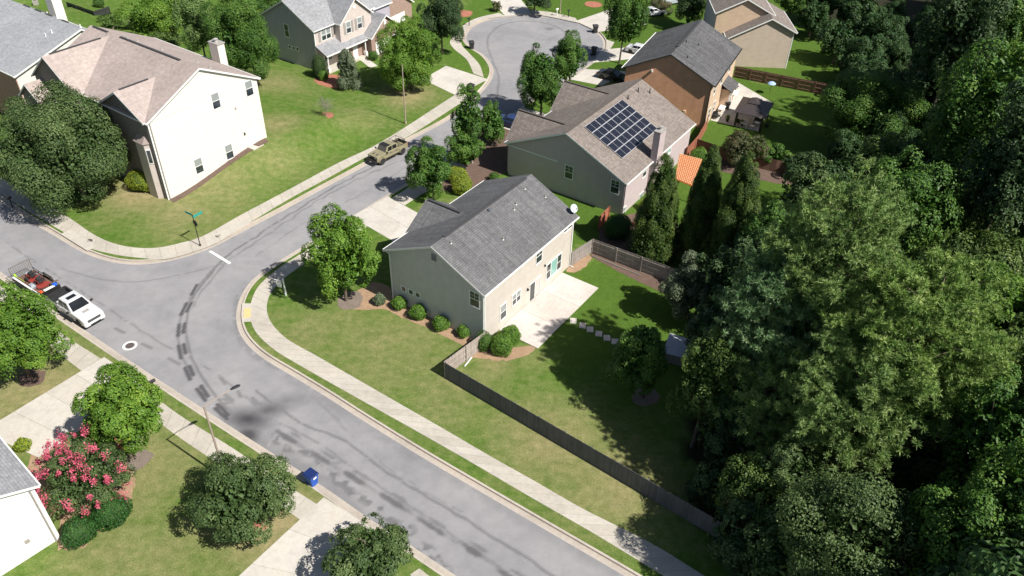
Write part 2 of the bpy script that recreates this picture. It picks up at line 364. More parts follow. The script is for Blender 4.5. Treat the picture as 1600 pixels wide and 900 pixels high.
def lawn_block(poly, name, cell=.9, box=(-75, 75, 25, 175)):
    poly = [p for i, p in enumerate(poly) if i == 0 or np.hypot(p[0] - poly[i - 1][0], p[1] - poly[i - 1][1]) > .05]
    gx, gy = np.meshgrid(np.arange(box[0], box[1], cell), np.arange(box[2], box[3], cell)); gx = gx.ravel() + rng.uniform(-.25, .25, gx.size); gy = gy.ravel() + rng.uniform(-.25, .25, gy.size)
    k = pip(gx, gy, poly); gx, gy = gx[k], gy[k]
    bd = np.array(poly); bd = bd[(np.abs(bd[:, 0]) < 200) & (np.abs(bd[:, 1]) < 250)]
    keep = np.ones(len(gx), bool)
    for q in bd: keep &= (gx - q[0]) ** 2 + (gy - q[1]) ** 2 > .16
    gx, gy = gx[keep], gy[keep]
    pts = [Vector(p) for p in poly] + [Vector((a, c)) for a, c in zip(gx, gy)]
    n = len(poly)
    r = mg.delaunay_2d_cdt(pts, [(i, (i + 1) % n) for i in range(n)], [], 1, 1e-4)
    V = np.array([(v[0], v[1]) for v in r[0]]); F = np.array([f for f in r[2] if len(f) == 3])
    a = V[F[:, 1]] - V[F[:, 0]]; c = V[F[:, 2]] - V[F[:, 0]]; fl = a[:, 0] * c[:, 1] - a[:, 1] * c[:, 0] < 0; F[fl] = F[fl][:, ::-1]
    x, y = V[:, 0], V[:, 1]; z = LZ + terr(x, y)
    dry = blobs(x, y, DRY); east = sm((x - (-2)) / 10) * sm((y - 45) / 8)
    dry = dry + .0 - .2 * east - .12 * sm((y - 105) / 25) * sm((x + 20) / 15)
    if name == 'lawn': pass
    if poly is not None and V[:, 1].min() < -200: dry = dry + .10
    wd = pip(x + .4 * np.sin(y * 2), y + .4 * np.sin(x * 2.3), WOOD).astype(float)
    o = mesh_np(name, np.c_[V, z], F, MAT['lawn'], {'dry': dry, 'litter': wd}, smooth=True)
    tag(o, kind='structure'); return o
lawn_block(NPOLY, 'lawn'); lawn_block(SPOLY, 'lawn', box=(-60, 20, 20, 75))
g = MB().add([(-1500, -800, -.03), (1500, -800, -.03), (1500, 2500, -.03), (-1500, 2500, -.03)], [(0, 1, 2, 3)]).build('ground', m_plain('bare_ground', (.10, .12, .05), .95, .4, .05)); tag(g, kind='structure')
# ---- asphalt with tar seams, tyre marks and patches
def m_asphalt():
    m, nt, b, nn, ll = newmat('asphalt')
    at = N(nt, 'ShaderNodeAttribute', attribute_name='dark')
    f1 = noise(nt, .18, 5, .6); f2 = noise(nt, 1.1, 6, .7, seed=3); f3 = noise(nt, 30, 3, .7, seed=1); f4 = noise(nt, .8, 5, .65, seed=11)
    c = ramp(nt, f1, [(.3, (.225, .222, .232)), (.5, (.262, .257, .268)), (.72, (.295, .287, .292))])
    c = mixc(nt, .45, c, ramp(nt, f2, [(.3, (.40,) * 3), (.7, (.60,) * 3)]), 'OVERLAY')
    c = mixc(nt, .4, c, ramp(nt, f3, [(.3, (.3,) * 3), (.7, (.7,) * 3)]), 'OVERLAY')
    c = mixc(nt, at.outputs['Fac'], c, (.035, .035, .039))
    ll.new(c, b.inputs['Base Color']); b.inputs['Roughness'].default_value = .88; b.inputs['Specular IOR Level'].default_value = .25
    bump(nt, f3, .4, .012, b); return m
MAT['asphalt'] = m_asphalt()
cs = .14
xs = np.arange(-66, 26, cs); ys = np.arange(22, 148, cs); X, Y = np.meshgrid(xs, ys)
inN = pip(X, Y, [tuple(p) for p in NC] + NPOLY[len(NB):]); inS = pip(X, Y, [tuple(p) for p in SC] + SPOLY[len(SB):])
road = ~(inN | inS) & (X < 24)
dk = np.zeros(X.shape)
def vnoise(x, y, s, seed=0):  # cheap value noise
    r = np.random.default_rng(seed); T = r.random((97, 97)); x = x / s; y = y / s
    i = np.floor(x).astype(int); j = np.floor(y).astype(int); u = sm(x - i); v = sm(y - j); i %= 96; j %= 96
    return T[j, i] * (1 - u) * (1 - v) + T[j, i + 1] * u * (1 - v) + T[j + 1, i] * (1 - u) * v + T[j + 1, i + 1] * u * v
nz = .5 * vnoise(X, Y, .5, 1) + .3 * vnoise(X, Y, .25, 2) + .2 * vnoise(X, Y, 1.5, 3)
def dline(pts, w, s, soft=.12, wob=.15, brk=.0, seed=0):
    L = catmull(gl(pts), .3); x0, y0 = L.min(0) - 2; x1, y1 = L.max(0) + 2
    i0, i1 = np.searchsorted(xs, [x0, x1]); j0, j1 = np.searchsorted(ys, [y0, y1])
    if i1 <= i0 or j1 <= j0: return
    x = X[j0:j1, i0:i1]; y = Y[j0:j1, i0:i1]
    x = x + wob * (vnoise(x, y, .9, seed + 5) - .5) * 2; y = y + wob * (vnoise(y, x, .9, seed + 6) - .5) * 2
    D = np.full(x.shape, 99.)
    for a, b in zip(L[:-1], L[1:]):
        d = b - a; t = np.clip(((x - a[0]) * d[0] + (y - a[1]) * d[1]) / (d @ d), 0, 1)
        D = np.minimum(D, np.hypot(x - a[0] - t * d[0], y - a[1] - t * d[1]))
    v = s * (.72 if w < .2 else 1) * np.clip((w / 2 + soft - D) / soft, 0, 1)
    if brk: v = v * sm((nz[j0:j1, i0:i1] - brk) / .2)
    dk[j0:j1, i0:i1] = np.maximum(dk[j0:j1, i0:i1], v)
def dblob(px, py, a, b, ang, s, soft=.5, rag=.35):
    q = P(px, py); c_, s_ = math.cos(math.radians(ang)), math.sin(math.radians(ang))
    u = (X - q[0]) * c_ + (Y - q[1]) * s_; v = -(X - q[0]) * s_ + (Y - q[1]) * c_
    d = np.hypot(u / a, v / b) + rag * (nz - .5) * 2
    np.maximum(dk, s * np.clip((1 - d) / soft, 0, 1), out=dk)
# seams along the streets
dline([(0, 372), (18, 385), (150, 470), (250, 535), (330, 578), (420, 650), (500, 695), (600, 765), (720, 845), (800, 900)], .08, .5, .1, .08, .3, 1)
dline([(400, 610), (470, 660), (540, 690), (600, 735), (700, 795), (820, 870), (870, 905)], .09, .65, .12, .09, .12, 2)
dline([(410, 560), (480, 612), (560, 690), (640, 755), (720, 800)], .06, .35, .1, .15, .3, 3)
dline([(278, 530), (282, 500), (300, 465), (330, 425), (350, 405)], .08, .5, .12, .12, .1, 4)
dline([(352, 403), (318, 440), (298, 475), (291, 510), (295, 545), (310, 580), (340, 622), (385, 668)], .08, .7, .12, .05, .1, 5); dline([(345, 408), (308, 448), (288, 482), (279, 515), (281, 545), (292, 575)], .06, .6, .12, .05, .15, 15); dline([(340, 622), (362, 645), (395, 675)], .5, .4, .5, .3, .4, 16)
dline([(296, 470), (320, 440), (342, 412), (375, 386), (430, 350), (500, 305), (580, 262), (655, 225)], .12, .7, .12, .15, .15, 6)
dline([(300, 478), (330, 438), (352, 412), (385, 388), (440, 352), (520, 300), (650, 240)], .08, .5, .12, .2, .2, 7)
dline([(400, 400), (470, 352), (560, 305), (640, 258)], .07, .35, .12, .2, .3, 8)
dline([(362, 372), (400, 350), (470, 315)], .12, .35, .2, .2, .35, 8)
dline([(95, 420), (160, 436), (220, 440), (300, 425), (350, 412)], .07, .45, .1, .1, .2, 9)
dline([(766, 182), (776, 150), (779, 120), (770, 95), (762, 70), (768, 50), (790, 37), (830, 33), (870, 42), (890, 60)], .14, .45, .2, .1, .1, 10)
dline([(750, 200), (766, 182)], .1, .4, .2, .1, .2, 10)
dline([(430, 683), (500, 722), (560, 775), (640, 840), (700, 890)], .35, .5, .5, .5, .42, 11)
dline([(395, 690), (470, 735), (530, 780), (600, 840)], .8, .28, .8, .4, .2, 12)
dline([(405, 560), (385, 545), (374, 520), (370, 490), (376, 462), (400, 440)], .3, .25, .35, .1, .3, 13)
dline([(450, 590), (560, 655), (650, 712), (751, 770), (850, 828), (960, 892)], .5, .16, .6, .1, .2, 14)
# sealed rectangular patches in pairs round the bend
def patch(px, py, px2, py2, w=.26, s=.8): dline([(px, py), (px2, py2)], w, s, .09, .0, .0, int(px))
for a in [(308, 445, 299, 460), (291, 474, 283, 492), (299, 473, 292, 487), (280, 507, 278, 525), (289, 505, 286, 520), (279, 540, 283, 560), (287, 538, 290, 552), (289, 575, 297, 593), (296, 572, 302, 586), (308, 608, 321, 626), (314, 603, 325, 619), (336, 638, 355, 655), (340, 632, 357, 648)]: patch(*a)
for a in [(352, 617, 364, 626), (264, 560, 280, 569), (372, 612, 376, 620), (395, 622, 400, 632), (345, 590, 352, 600), (180, 513, 194, 520), (222, 537, 236, 544)]: patch(*a, w=.22, s=.4)
for a in [(388, 620, 420, 640)]: dblob(402, 630, .9, .35, -35, .4)
# the broad soft dark patch and drips beyond it
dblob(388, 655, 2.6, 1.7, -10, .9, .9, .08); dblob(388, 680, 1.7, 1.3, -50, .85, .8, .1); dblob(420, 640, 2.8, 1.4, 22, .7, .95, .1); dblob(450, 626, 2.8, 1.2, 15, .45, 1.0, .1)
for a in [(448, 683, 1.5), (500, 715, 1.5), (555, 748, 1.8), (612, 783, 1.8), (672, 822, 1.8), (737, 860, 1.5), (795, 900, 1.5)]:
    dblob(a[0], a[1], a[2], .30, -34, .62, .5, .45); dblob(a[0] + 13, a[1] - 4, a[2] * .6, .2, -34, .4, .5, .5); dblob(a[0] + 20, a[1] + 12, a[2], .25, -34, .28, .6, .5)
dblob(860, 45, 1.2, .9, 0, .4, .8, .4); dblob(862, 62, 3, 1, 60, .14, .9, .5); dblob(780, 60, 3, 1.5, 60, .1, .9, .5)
idx = -np.ones(X.shape, np.int64); keep = road.copy()
for _ in range(6):
    k2 = keep.copy(); k2[1:] |= keep[:-1]; k2[:-1] |= keep[1:]; k2[:, 1:] |= keep[:, :-1]; k2[:, :-1] |= keep[:, 1:]; keep = k2
cellk = keep[:-1, :-1] & keep[1:, 1:] & keep[1:, :-1] & keep[:-1, 1:]
idx[keep] = np.arange(keep.sum())
F = np.stack([idx[:-1, :-1][cellk], idx[:-1, 1:][cellk], idx[1:, 1:][cellk], idx[1:, :-1][cellk]], 1)
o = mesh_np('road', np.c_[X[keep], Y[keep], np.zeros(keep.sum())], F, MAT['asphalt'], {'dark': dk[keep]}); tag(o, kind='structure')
o = MB().add([(-300, -60, -.012), (60, -60, -.012), (60, 300, -.012), (-300, 300, -.012)], [(0, 1, 2, 3)]).build('road_base', MAT['asphalt']); tag(o, kind='structure')
# ---- kerb and gutter
def near_idx(line, px): q = P(*px)[:2]; return int(np.argmin(((line - q) ** 2).sum(1)))
def kerb(line, nrm, low, name):
    low = [tuple(sorted((near_idx(line, a), near_idx(line, b)))) for a, b in low]
    s = [0]; 
    sel = np.where((np.abs(line[:, 0]) < 110) & (line[:, 1] > 0))[0]; i0, i1 = sel[0], sel[-1]
    V = []; tone = []
    for i in range(i0, i1 + 1):
        h = 0.
        for a, b in low: h = max(h, float(sm((i - a + 2) / 3) * sm((b + 2 - i) / 3)))
        hi = LZ + .012
        prof = [(-.03, .004), (0, .014), (.42, .004 + .035 * h), (.455, hi * (1 - h) + .06 * h), (.47, hi * (1 - h) + .075 * h), (.60, hi), (.62, hi), (.62, 0)]
        for o_, z_ in prof: V.append((line[i][0] + nrm[i][0] * o_, line[i][1] + nrm[i][1] * o_, z_)); tone.append(.5 if o_ < .44 else .05)
        tone[-8] = tone[-7] = .2; tone[-5] = .9 * (1 - h)
    n = 8; m_ = i1 - i0 + 1; F = [(j * n + k, j * n + k + 1, (j + 1) * n + k + 1, (j + 1) * n + k) for j in range(m_ - 1) for k in range(n - 1)]
    o = mesh_np(name, V, F, MAT['kerb'], {'tone': tone}); tag(o, kind='structure')
kerb(NC, nN, [((719, 166), (768, 121)), ((789, 27), (833, 25)), ((900, 36), (930, 48)), ((938, 84), (918, 102)), ((916, 104), (895, 118)), ((607, 303), (553, 336)), ((790, 186), (820, 164))], 'kerb')
kerb(SC, -nS, [((166, 540), (232, 583)), ((510, 765), (585, 815))], 'kerb')
# ---- pavements of separate slabs
def resample(p, n):
    s = np.r_[0, np.cumsum(np.hypot(*np.diff(p[:, :2], axis=0).T))]; t = np.linspace(0, s[-1], n)
    return np.stack([np.interp(t, s, p[:, k]) for k in range(p.shape[1])], 1), s[-1]
def slabs(A, B, name='pavement', mat='concrete', slab=1.5, dz=.02, seed=0, gap=.022, t0=.0):
    r = np.random.default_rng(seed)
    a = catmull([G(*p)[:2] for p in A], .3); b = catmull([G(*p)[:2] for p in B], .3)
    _, L = resample(a, 10); n = max(2, int(L / .3)); a, _ = resample(a, n); b, _ = resample(b, n)
    k = max(1, int(round(L / slab))); per = max(1, n // k); V = []; F = []; tone = []
    for j in range(0, n - 1, per):
        e = min(j + per, n - 1); tn = r.uniform(0, .35) + t0
        g_ = gap / L * n / 2; ids = np.r_[j + g_, np.arange(j + 1, e), e - g_]
        for q, i in enumerate(ids):
            ia = np.array([np.interp(i, np.arange(n), a[:, c]) for c in (0, 1)]); ib = np.array([np.interp(i, np.arange(n), b[:, c]) for c in (0, 1)])
            for p in (ia, ib):
                z = LZ + float(terr(*p)) + dz; V += [(p[0], p[1], z), (p[0], p[1], z - .06)]; tone += [tn, tn]
            if q:
                b_ = len(V) - 8; F += [(b_, b_ + 4, b_ + 6, b_ + 2), (b_ + 1, b_ + 5, b_ + 4, b_), (b_ + 2, b_ + 6, b_ + 7, b_ + 3)]
    V += [(0, 0, 0)]; tone += [0]
    o = mesh_np(name, V[:-1], F, MAT[mat], {'tone': tone[:-1]}); tag(o, kind='structure'); return o
# along the street past the beige house, house side / road side
H1 = [(1180, 945), (1101, 900), (1023, 852), (907, 793), (834, 751), (768, 714), (698, 673), (583, 607), (498, 558), (445, 527), (421, 499), (417, 476), (425, 455), (445, 434), (479, 410), (500, 398), (540, 375), (575, 354)]
R1 = [(1120, 950), (1037, 900), (930, 835), (857, 793), (819, 771), (732, 720), (639, 667), (569, 628), (484, 580), (428, 546), (400, 521), (390, 498), (391, 475), (402, 449), (428, 424), (470, 396), (484, 386), (524, 362), (556, 342)]
slabs(H1[:7][::-1], R1[:7][::-1], seed=1); 
slabs([(698, 673), (583, 607), (498, 558), (445, 527), (421, 499), (417, 476), (425, 455), (445, 434), (479, 410), (530, 380), (577, 352)], [(639, 667 - 0), (553, 619), (472, 573), (428, 546), (400, 519), (391, 496), (392, 474), (403, 449), (428, 425), (468, 398), (515, 369), (556, 343)], seed=2)
slabs([(632, 321), (662, 302), (700, 280), (730, 262)], [(612, 310), (645, 289), (680, 268), (712, 249)], seed=3)
# opposite side, from the far left round the corner and up the side street
slabs([(-70, 235), (0, 277), (56, 309), (112, 343), (149, 368), (180, 381), (211, 387), (247, 387), (281, 380), (312, 371), (380, 334), (450, 297), (532, 253), (583, 229), (636, 197), (685, 165), (719, 143)],
      [(-90, 253), (0, 303), (59, 339), (108, 368), (136, 386), (175, 397), (219, 403), (255, 405), (290, 397), (337, 380), (377, 356), (450, 312), (520, 274), (569, 247), (636, 214), (709, 168), (734, 152)], seed=4)
slabs([(740, 115), (729, 93), (709, 76), (703, 66), (710, 55), (726, 38), (746, 28), (780, 20)], [(756, 121), (749, 101), (732, 82), (722, 71), (721, 60), (731, 44), (754, 31), (789, 25)], seed=5)
slabs([(829, 16), (860, 19), (899, 28)], [(833, 22), (858, 26), (905, 36)], seed=6)
slabs([(960, 66), (952, 78), (935, 90)], [(948, 62), (945, 77), (930, 88)], seed=61)
# near side
slabs([(-60, 425), (0, 470), (60, 520), (96, 555), (132, 583)], [(-60, 395), (0, 445), (60, 492), (96, 521), (160, 562)], seed=7)
slabs([(225, 640), (264, 672), (346, 728), (442, 793), (474, 816)], [(232, 612), (278, 647), (363, 700), (459, 765), (500, 791)], seed=8)
slabs([(640, 898), (700, 945)], [(655, 888), (715, 935)], seed=9)
# ---- driveways, built as slabs too
def quadgrid(name, mat, poly4, nu, nv, dz=.024, seed=0, gap=.02, t0=0., world=False, tones=None, thick=.07):
    r = np.random.default_rng(seed); q = [np.array(p[:2], float) if world else G(*p)[:2] for p in poly4]; V = []; F = []; T = []; Lu = np.hypot(*(q[1] - q[0])); Lv = np.hypot(*(q[3] - q[0]))
    gu, gv = gap / Lu / 2, gap / Lv / 2
    for i in range(nu):
        for j in range(nv):
            us = (i / nu + gu, (i + 1) / nu - gu); vs = (j / nv + gv, (j + 1) / nv - gv); b = len(V); tn = (tones[i % len(tones)] if tones else r.uniform(0, .3)) + t0
            for u, v in ((us[0], vs[0]), (us[1], vs[0]), (us[1], vs[1]), (us[0], vs[1])):
                p = (1 - u) * (1 - v) * q[0] + u * (1 - v) * q[1] + u * v * q[2] + (1 - u) * v * q[3]; z = LZ + float(terr(*p)) + dz
                V += [(*p, z), (*p, z - thick)]; T += [tn, tn]
            F += [(b, b + 2, b + 4, b + 6), (b, b + 1, b + 3, b + 2), (b + 2, b + 3, b + 5, b + 4), (b + 4, b + 5, b + 7, b + 6), (b + 6, b + 7, b + 1, b)]
    o = mesh_np(name, V, F, MAT[mat], {'tone': T}); tag(o, kind='structure'); return o
quadgrid('driveway', 'drive', [(549, 339), (606, 307), (662, 338), (640, 392)], 2, 3, seed=1)
quadgrid('driveway', 'drive', [(712, 149), (763, 124), (697, 103), (660, 124)], 2, 2, seed=2)
quadgrid('driveway', 'drive', [(789, 25), (833, 23), (800, -18), (756, -12)], 2, 3, seed=3)
quadgrid('driveway', 'drive', [(899, 33), (935, 50), (1010, 38), (955, 14)], 2, 2, seed=4)
quadgrid('driveway', 'drive', [(940, 78), (925, 98), (990, 92), (1000, 72)], 2, 2, seed=5)
quadgrid('driveway', 'drive', [(914, 108), (890, 124), (940, 134), (985, 112)], 2, 3, seed=6)
quadgrid('driveway', 'drive', [(815, 168), (775, 196), (860, 226), (900, 190)], 2, 2, seed=7)
quadgrid('driveway', 'drive', [(163, 558), (232, 604), (60, 715), (-30, 675)], 2, 4, seed=8, t0=.1)
quadgrid('driveway', 'drive', [(506, 777), (582, 826), (500, 960), (330, 940)], 2, 3, seed=9)
quadgrid('garden_path', 'drive', [(560, 92), (572, 90), (590, 103), (578, 106)], 1, 2, seed=10)
# ---- painted stop bar and ring
MAT['paint'] = m_plain('road_paint', (.78, .78, .76), .6, .06, 8)
def sheet(name, mat, pts, z, world=False, nsub=0, rag=0., kind='structure'):
    q = [np.array(p[:2], float) if world else P(*p)[:2] for p in pts]
    if rag:
        c = catmull(q + [q[0]], .25)[:-1]; r = np.random.default_rng(len(pts)); cen = c.mean(0); q = [p + (p - cen) / np.hypot(*(p - cen)) * r.uniform(-rag, rag) for p in c]
    v = [(p[0], p[1], z + float(terr(*p))) for p in q]
    tri = mg.tessellate_polygon([[Vector(p) for p in v]])
    fs = []
    for t in tri:
        a, b, c = [Vector(v[i]) for i in t]; fs.append(t if (b - a).cross(c - a).z > 0 else t[::-1])
    o = MB().add(v, fs).build(name, MAT[mat]); return tag(o, kind=kind)
sheet('stop_line', 'paint', [(326, 393), (330, 391.5), (361.5, 410.5), (358, 413)], .006)
def ring(px, py, r0, r1, z, name, mat):
    c = P(px, py, z); V = []; n = 40
    for i in range(n):
        t = 2 * math.pi * i / n; V += [(c[0] + r0 * math.cos(t), c[1] + r0 * math.sin(t), z), (c[0] + r1 * math.cos(t), c[1] + r1 * math.sin(t), z)]
    o = MB().add(V, [(2 * i, 2 * i + 1, (2 * i + 3) % (2 * n), (2 * i + 2) % (2 * n)) for i in range(n)]).build(name, MAT[mat]); return o
tag(ring(203, 540, .42, .62, .006, 'painted_ring', 'paint'), kind='structure')
MAT['iron'] = m_plain('cast_iron', (.10, .08, .075), .7, .3, 12)
def manhole(px, py, z, r, label):
    c = P(px, py, z); e = empty('manhole_cover', (c[0], c[1], z), .3, label, 'manhole cover', 'manhole covers')
    MB().lathe([(r, 0), (r, .012), (r * .9, .012), (r * .9, .006)], n=28).build('rim', MAT['iron'], e)
    b = MB(); b.lathe([(r * .88, 0), (r * .88, .010)], n=28)
    for i in range(-3, 4): b.bb(-r * .7 + abs(i) * .05, r * .7 - abs(i) * .05, i * r * .2 - .012, i * r * .2 + .012, .010, .017)
    b.build('lid', MAT['iron'], e)
manhole(203, 540, .008, .36, 'round rusty manhole cover inside a white painted ring on the road')
manhole(139, 376.5, LZ + .022, .36, 'round dark manhole cover in the pavement by the left drain inlet')
manhole(342, 368, LZ + .022, .36, 'round dark manhole cover in the pavement right of the street sign')
# storm drain inlets in the kerb
def inlet(p0, p1, label):
    a = P(*p0); b = P(*p1); d = b - a; L = np.hypot(d[0], d[1]); ang = math.atan2(d[1], d[0]); c = (a + b) / 2; nx, ny = -math.sin(ang), math.cos(ang)
    e = empty('storm_drain', (c[0] + nx * .45, c[1] + ny * .45, 0), ang, label, 'storm drain', 'storm drain inlets in the kerb')
    MB().bb(-L / 2, L / 2, -.035, .02, .02, .12).build('opening', MAT['black'], e)
    MB().bb(-L / 2 - .1, L / 2 + .1, -.03, 1.1, .125, .165).build('slab', MAT['concrete'], e)
inlet((90, 371), (130, 396), 'long dark storm drain slot in the kerb near the left manhole')
inlet((352, 376), (392, 354), 'dark storm drain slot in the kerb right of the stop line')
# tactile patch
MAT['tactile'] = m_plain('yellow_tactile', (.62, .47, .22), .8, .08, 10)
o = MB(); q = [P(x, y, LZ + .03) for x, y in ((381, 482), (392, 481), (392, 495), (381, 497))]; o.prism([(p[0], p[1]) for p in q], LZ - .02, LZ + .033)
tag(o.build('tactile_paving', MAT['tactile']), kind='structure')
o = MB(); q = [P(x, y, LZ + .02) for x, y in ((378, 474), (395, 474), (395, 502), (378, 503))]; o.prism([(p[0], p[1]) for p in q], LZ - .05, LZ + .018)
tag(o.build('pavement_ramp', MAT['concrete']), kind='structure')
o = MB(); q = [P(x, y, LZ) for x, y in ((108, 366), (137, 387), (175, 399), (157, 405), (125, 392), (93, 373))]; 
# mulch beds
def m_mulch(name, c):
    m, nt, b, nn, ll = newmat(name); f = noise(nt, 14, 4, .8); f2 = noise(nt, 1.5, 4)
    k = ramp(nt, f, [(.3, tuple(x * .45 for x in c)), (.5, c), (.72, tuple(x * 1.7 for x in c))])
    ll.new(mixc(nt, .4, k, ramp(nt, f2, [(.3, (.35,) * 3), (.7, (.65,) * 3)]), 'OVERLAY'), b.inputs['Base Color']); b.inputs['Roughness'].default_value = 1
    bump(nt, f, .9, .06, b); return m
MAT['straw'] = m_mulch('pine_straw', (.34, .225, .14)); MAT['mulch'] = m_mulch('dark_mulch', (.13, .085, .065)); MAT['redmulch'] = m_mulch('red_mulch', (.36, .14, .09)); MAT['grey_mulch'] = m_mulch('weathered_mulch', (.20, .16, .13))
Z1 = LZ + .012; Z2 = LZ + .02
sheet('mulch_bed', 'straw', [(560, 455), (585, 443), (608, 450), (614, 466), (650, 484), (700, 508), (745, 532), (738, 545), (700, 530), (668, 514), (625, 497), (600, 485), (570, 486), (545, 482)], Z1, rag=.12)
sheet('mulch_bed', 'grey_mulch', [(527, 470), (545, 458), (562, 458), (563, 480), (545, 486), (530, 482)], Z2, rag=.1)
sheet('mulch_bed', 'straw', [(735, 560), (748, 545), (765, 542), (800, 545), (838, 542), (822, 558), (790, 565), (760, 563)], Z1, rag=.15)
sheet('mulch_bed', 'straw', [(884, 425), (893, 412), (918, 399), (924, 402), (915, 418), (895, 428)], Z1, rag=.12)
sheet('mulch_bed', 'mulch', [(922, 402), (1000, 443), (1050, 462), (1055, 448), (1000, 425), (924, 395)], Z1, rag=.1)
sheet('mulch_bed', 'mulch', [(190, 272), (205, 262), (240, 280), (262, 300), (272, 318), (262, 310), (240, 300), (215, 300), (200, 290)], Z1, rag=.1)
slabs([(271, 317), (345, 268), (420, 221)], [(265, 312), (338, 264), (414, 216)], name='mulch_bed', mat='mulch', slab=.8, gap=0, dz=.03)
sheet('mulch_bed', 'mulch', [(30, 590), (55, 578), (72, 585), (62, 602), (35, 606)], Z1, rag=.1)
sheet('mulch_bed', 'grey_mulch', [(195, 722), (215, 705), (238, 708), (235, 722), (205, 738)], Z1, rag=.1)
sheet('mulch_bed', 'straw', [(92, 860), (130, 858), (150, 835), (185, 815), (205, 780), (212, 750), (190, 720), (60, 700), (45, 760), (90, 800)], Z1, rag=.15)
sheet('mulch_bed', 'redmulch', [(372, 828), (390, 815), (415, 825), (395, 838)], Z1, rag=.2)
sheet('mulch_bed', 'redmulch', [(490, 126), (510, 118), (556, 124), (560, 136), (530, 140), (500, 134)], Z1, rag=.1)
sheet('mulch_bed', 'redmulch', [(712, 22), (722, 17), (738, 20), (732, 27), (718, 27)], Z1, rag=.1)
sheet('mulch_bed', 'mulch', [(688, 300), (712, 300), (735, 304), (748, 290), (800, 262), (800, 200), (760, 200), (740, 215), (700, 270)], Z1, rag=.1)
sheet('mulch_bed', 'mulch', [(935, 360), (990, 335), (1040, 330), (1060, 380), (1030, 420), (990, 412), (940, 385)], Z1, rag=.1)
sheet('mulch_bed', 'grey_mulch', [(987, 620), (1000, 608), (1025, 612), (1030, 625), (1010, 636), (990, 632)], Z1, rag=.05)
sheet('mulch_bed', 'mulch', [(1100, 256), (1110, 246), (1200, 268), (1250, 282), (1230, 290), (1160, 276), (1120, 268)], Z1, rag=.1)
sheet('mulch_bed', 'mulch', [(592, 86), (606, 80), (622, 86), (612, 96), (598, 97)], Z1, rag=.05)
# small ringed tree beds
for px, py, r in ((511, 180.5, .85), (927, 7, 1.6)):
    c = G(px, py); o = MB().lathe([(r, -.05), (r, .05), (r * .9, .05), (r * .88, .01), (.02, .03)], (c[0], c[1], c[2]), 24).build('mulch_bed', MAT['redmulch']); tag(o, kind='structure')
# ------------------------------------------------------------------ houses
MAT['roof_grey'] = m_shingle('grey_shingles', (.135, .135, .14), (.17, .17, .176), (.08, .08, .084), .35)
MAT['roof_dark'] = m_shingle('charcoal_shingles', (.105, .105, .11), (.15, .15, .155), (.055, .055, .058), .5)
MAT['roof_brown'] = m_shingle('brown_grey_shingles', (.20, .17, .152), (.275, .235, .21), (.11, .095, .085), .15)
MAT['roof_tan'] = m_shingle('tan_shingles', (.36, .30, .275), (.40, .335, .31), (.31, .255, .235), .08)
MAT['roof_pale'] = m_shingle('pale_grey_shingles', (.29, .30, .32), (.35, .36, .375), (.24, .245, .255), .1)
MAT['roof_slate'] = m_shingle('blue_grey_shingles', (.25, .255, .27), (.32, .325, .34), (.18, .18, .19), .1)
MAT['sid_beige'] = m_siding('beige_siding', (.55, .505, .45), .18, .015)
MAT['sid_grey'] = m_siding('grey_green_siding', (.54, .53, .50), .18, .025)  # the beige siding again, shade greyed into its colour
MAT['sid_taupe'] = m_siding('taupe_siding', (.50, .425, .43), .2, .02)
MAT['sid_rust'] = m_siding('rust_siding', (.62, .33, .20), .24, .05, .1)
MAT['sid_tan'] = m_siding('tan_siding', (.60, .45, .32), .2, .012)
MAT['sid_sand'] = m_siding('sand_siding', (.52, .43, .35), .2, .025)
MAT['sid_cream'] = m_siding('cream_siding', (.71, .69, .62), .2, .012, .03)
MAT['sid_white'] = m_siding('white_siding', (.74, .74, .73), .2, .012, .03)
MAT['sid_blue'] = m_siding('blue_grey_siding', (.40, .38, .43), .2, .02)  # siding with bluish shade put into its colour, for walls turned from the sun
MAT['sid_pale'] = m_siding('pale_taupe_siding', (.56, .49, .45), .2, .01)
MAT['brick'] = m_brick('brown_brick', (.24, .13, .10), (.30, .18, .14), (.36, .31, .27))
MAT['brickdark'] = m_brick('dark_brick', (.12, .10, .10), (.20, .17, .16), (.25, .22, .2))
MAT['brickred'] = m_brick('red_brick', (.27, .12, .085), (.34, .17, .12), (.38, .31, .27))
MAT['shutter'] = m_plain('grey_shutter', (.33, .30, .28), .6)
MAT['flash'] = m_plain('roof_flashing', (.055, .055, .058), .7, .1)

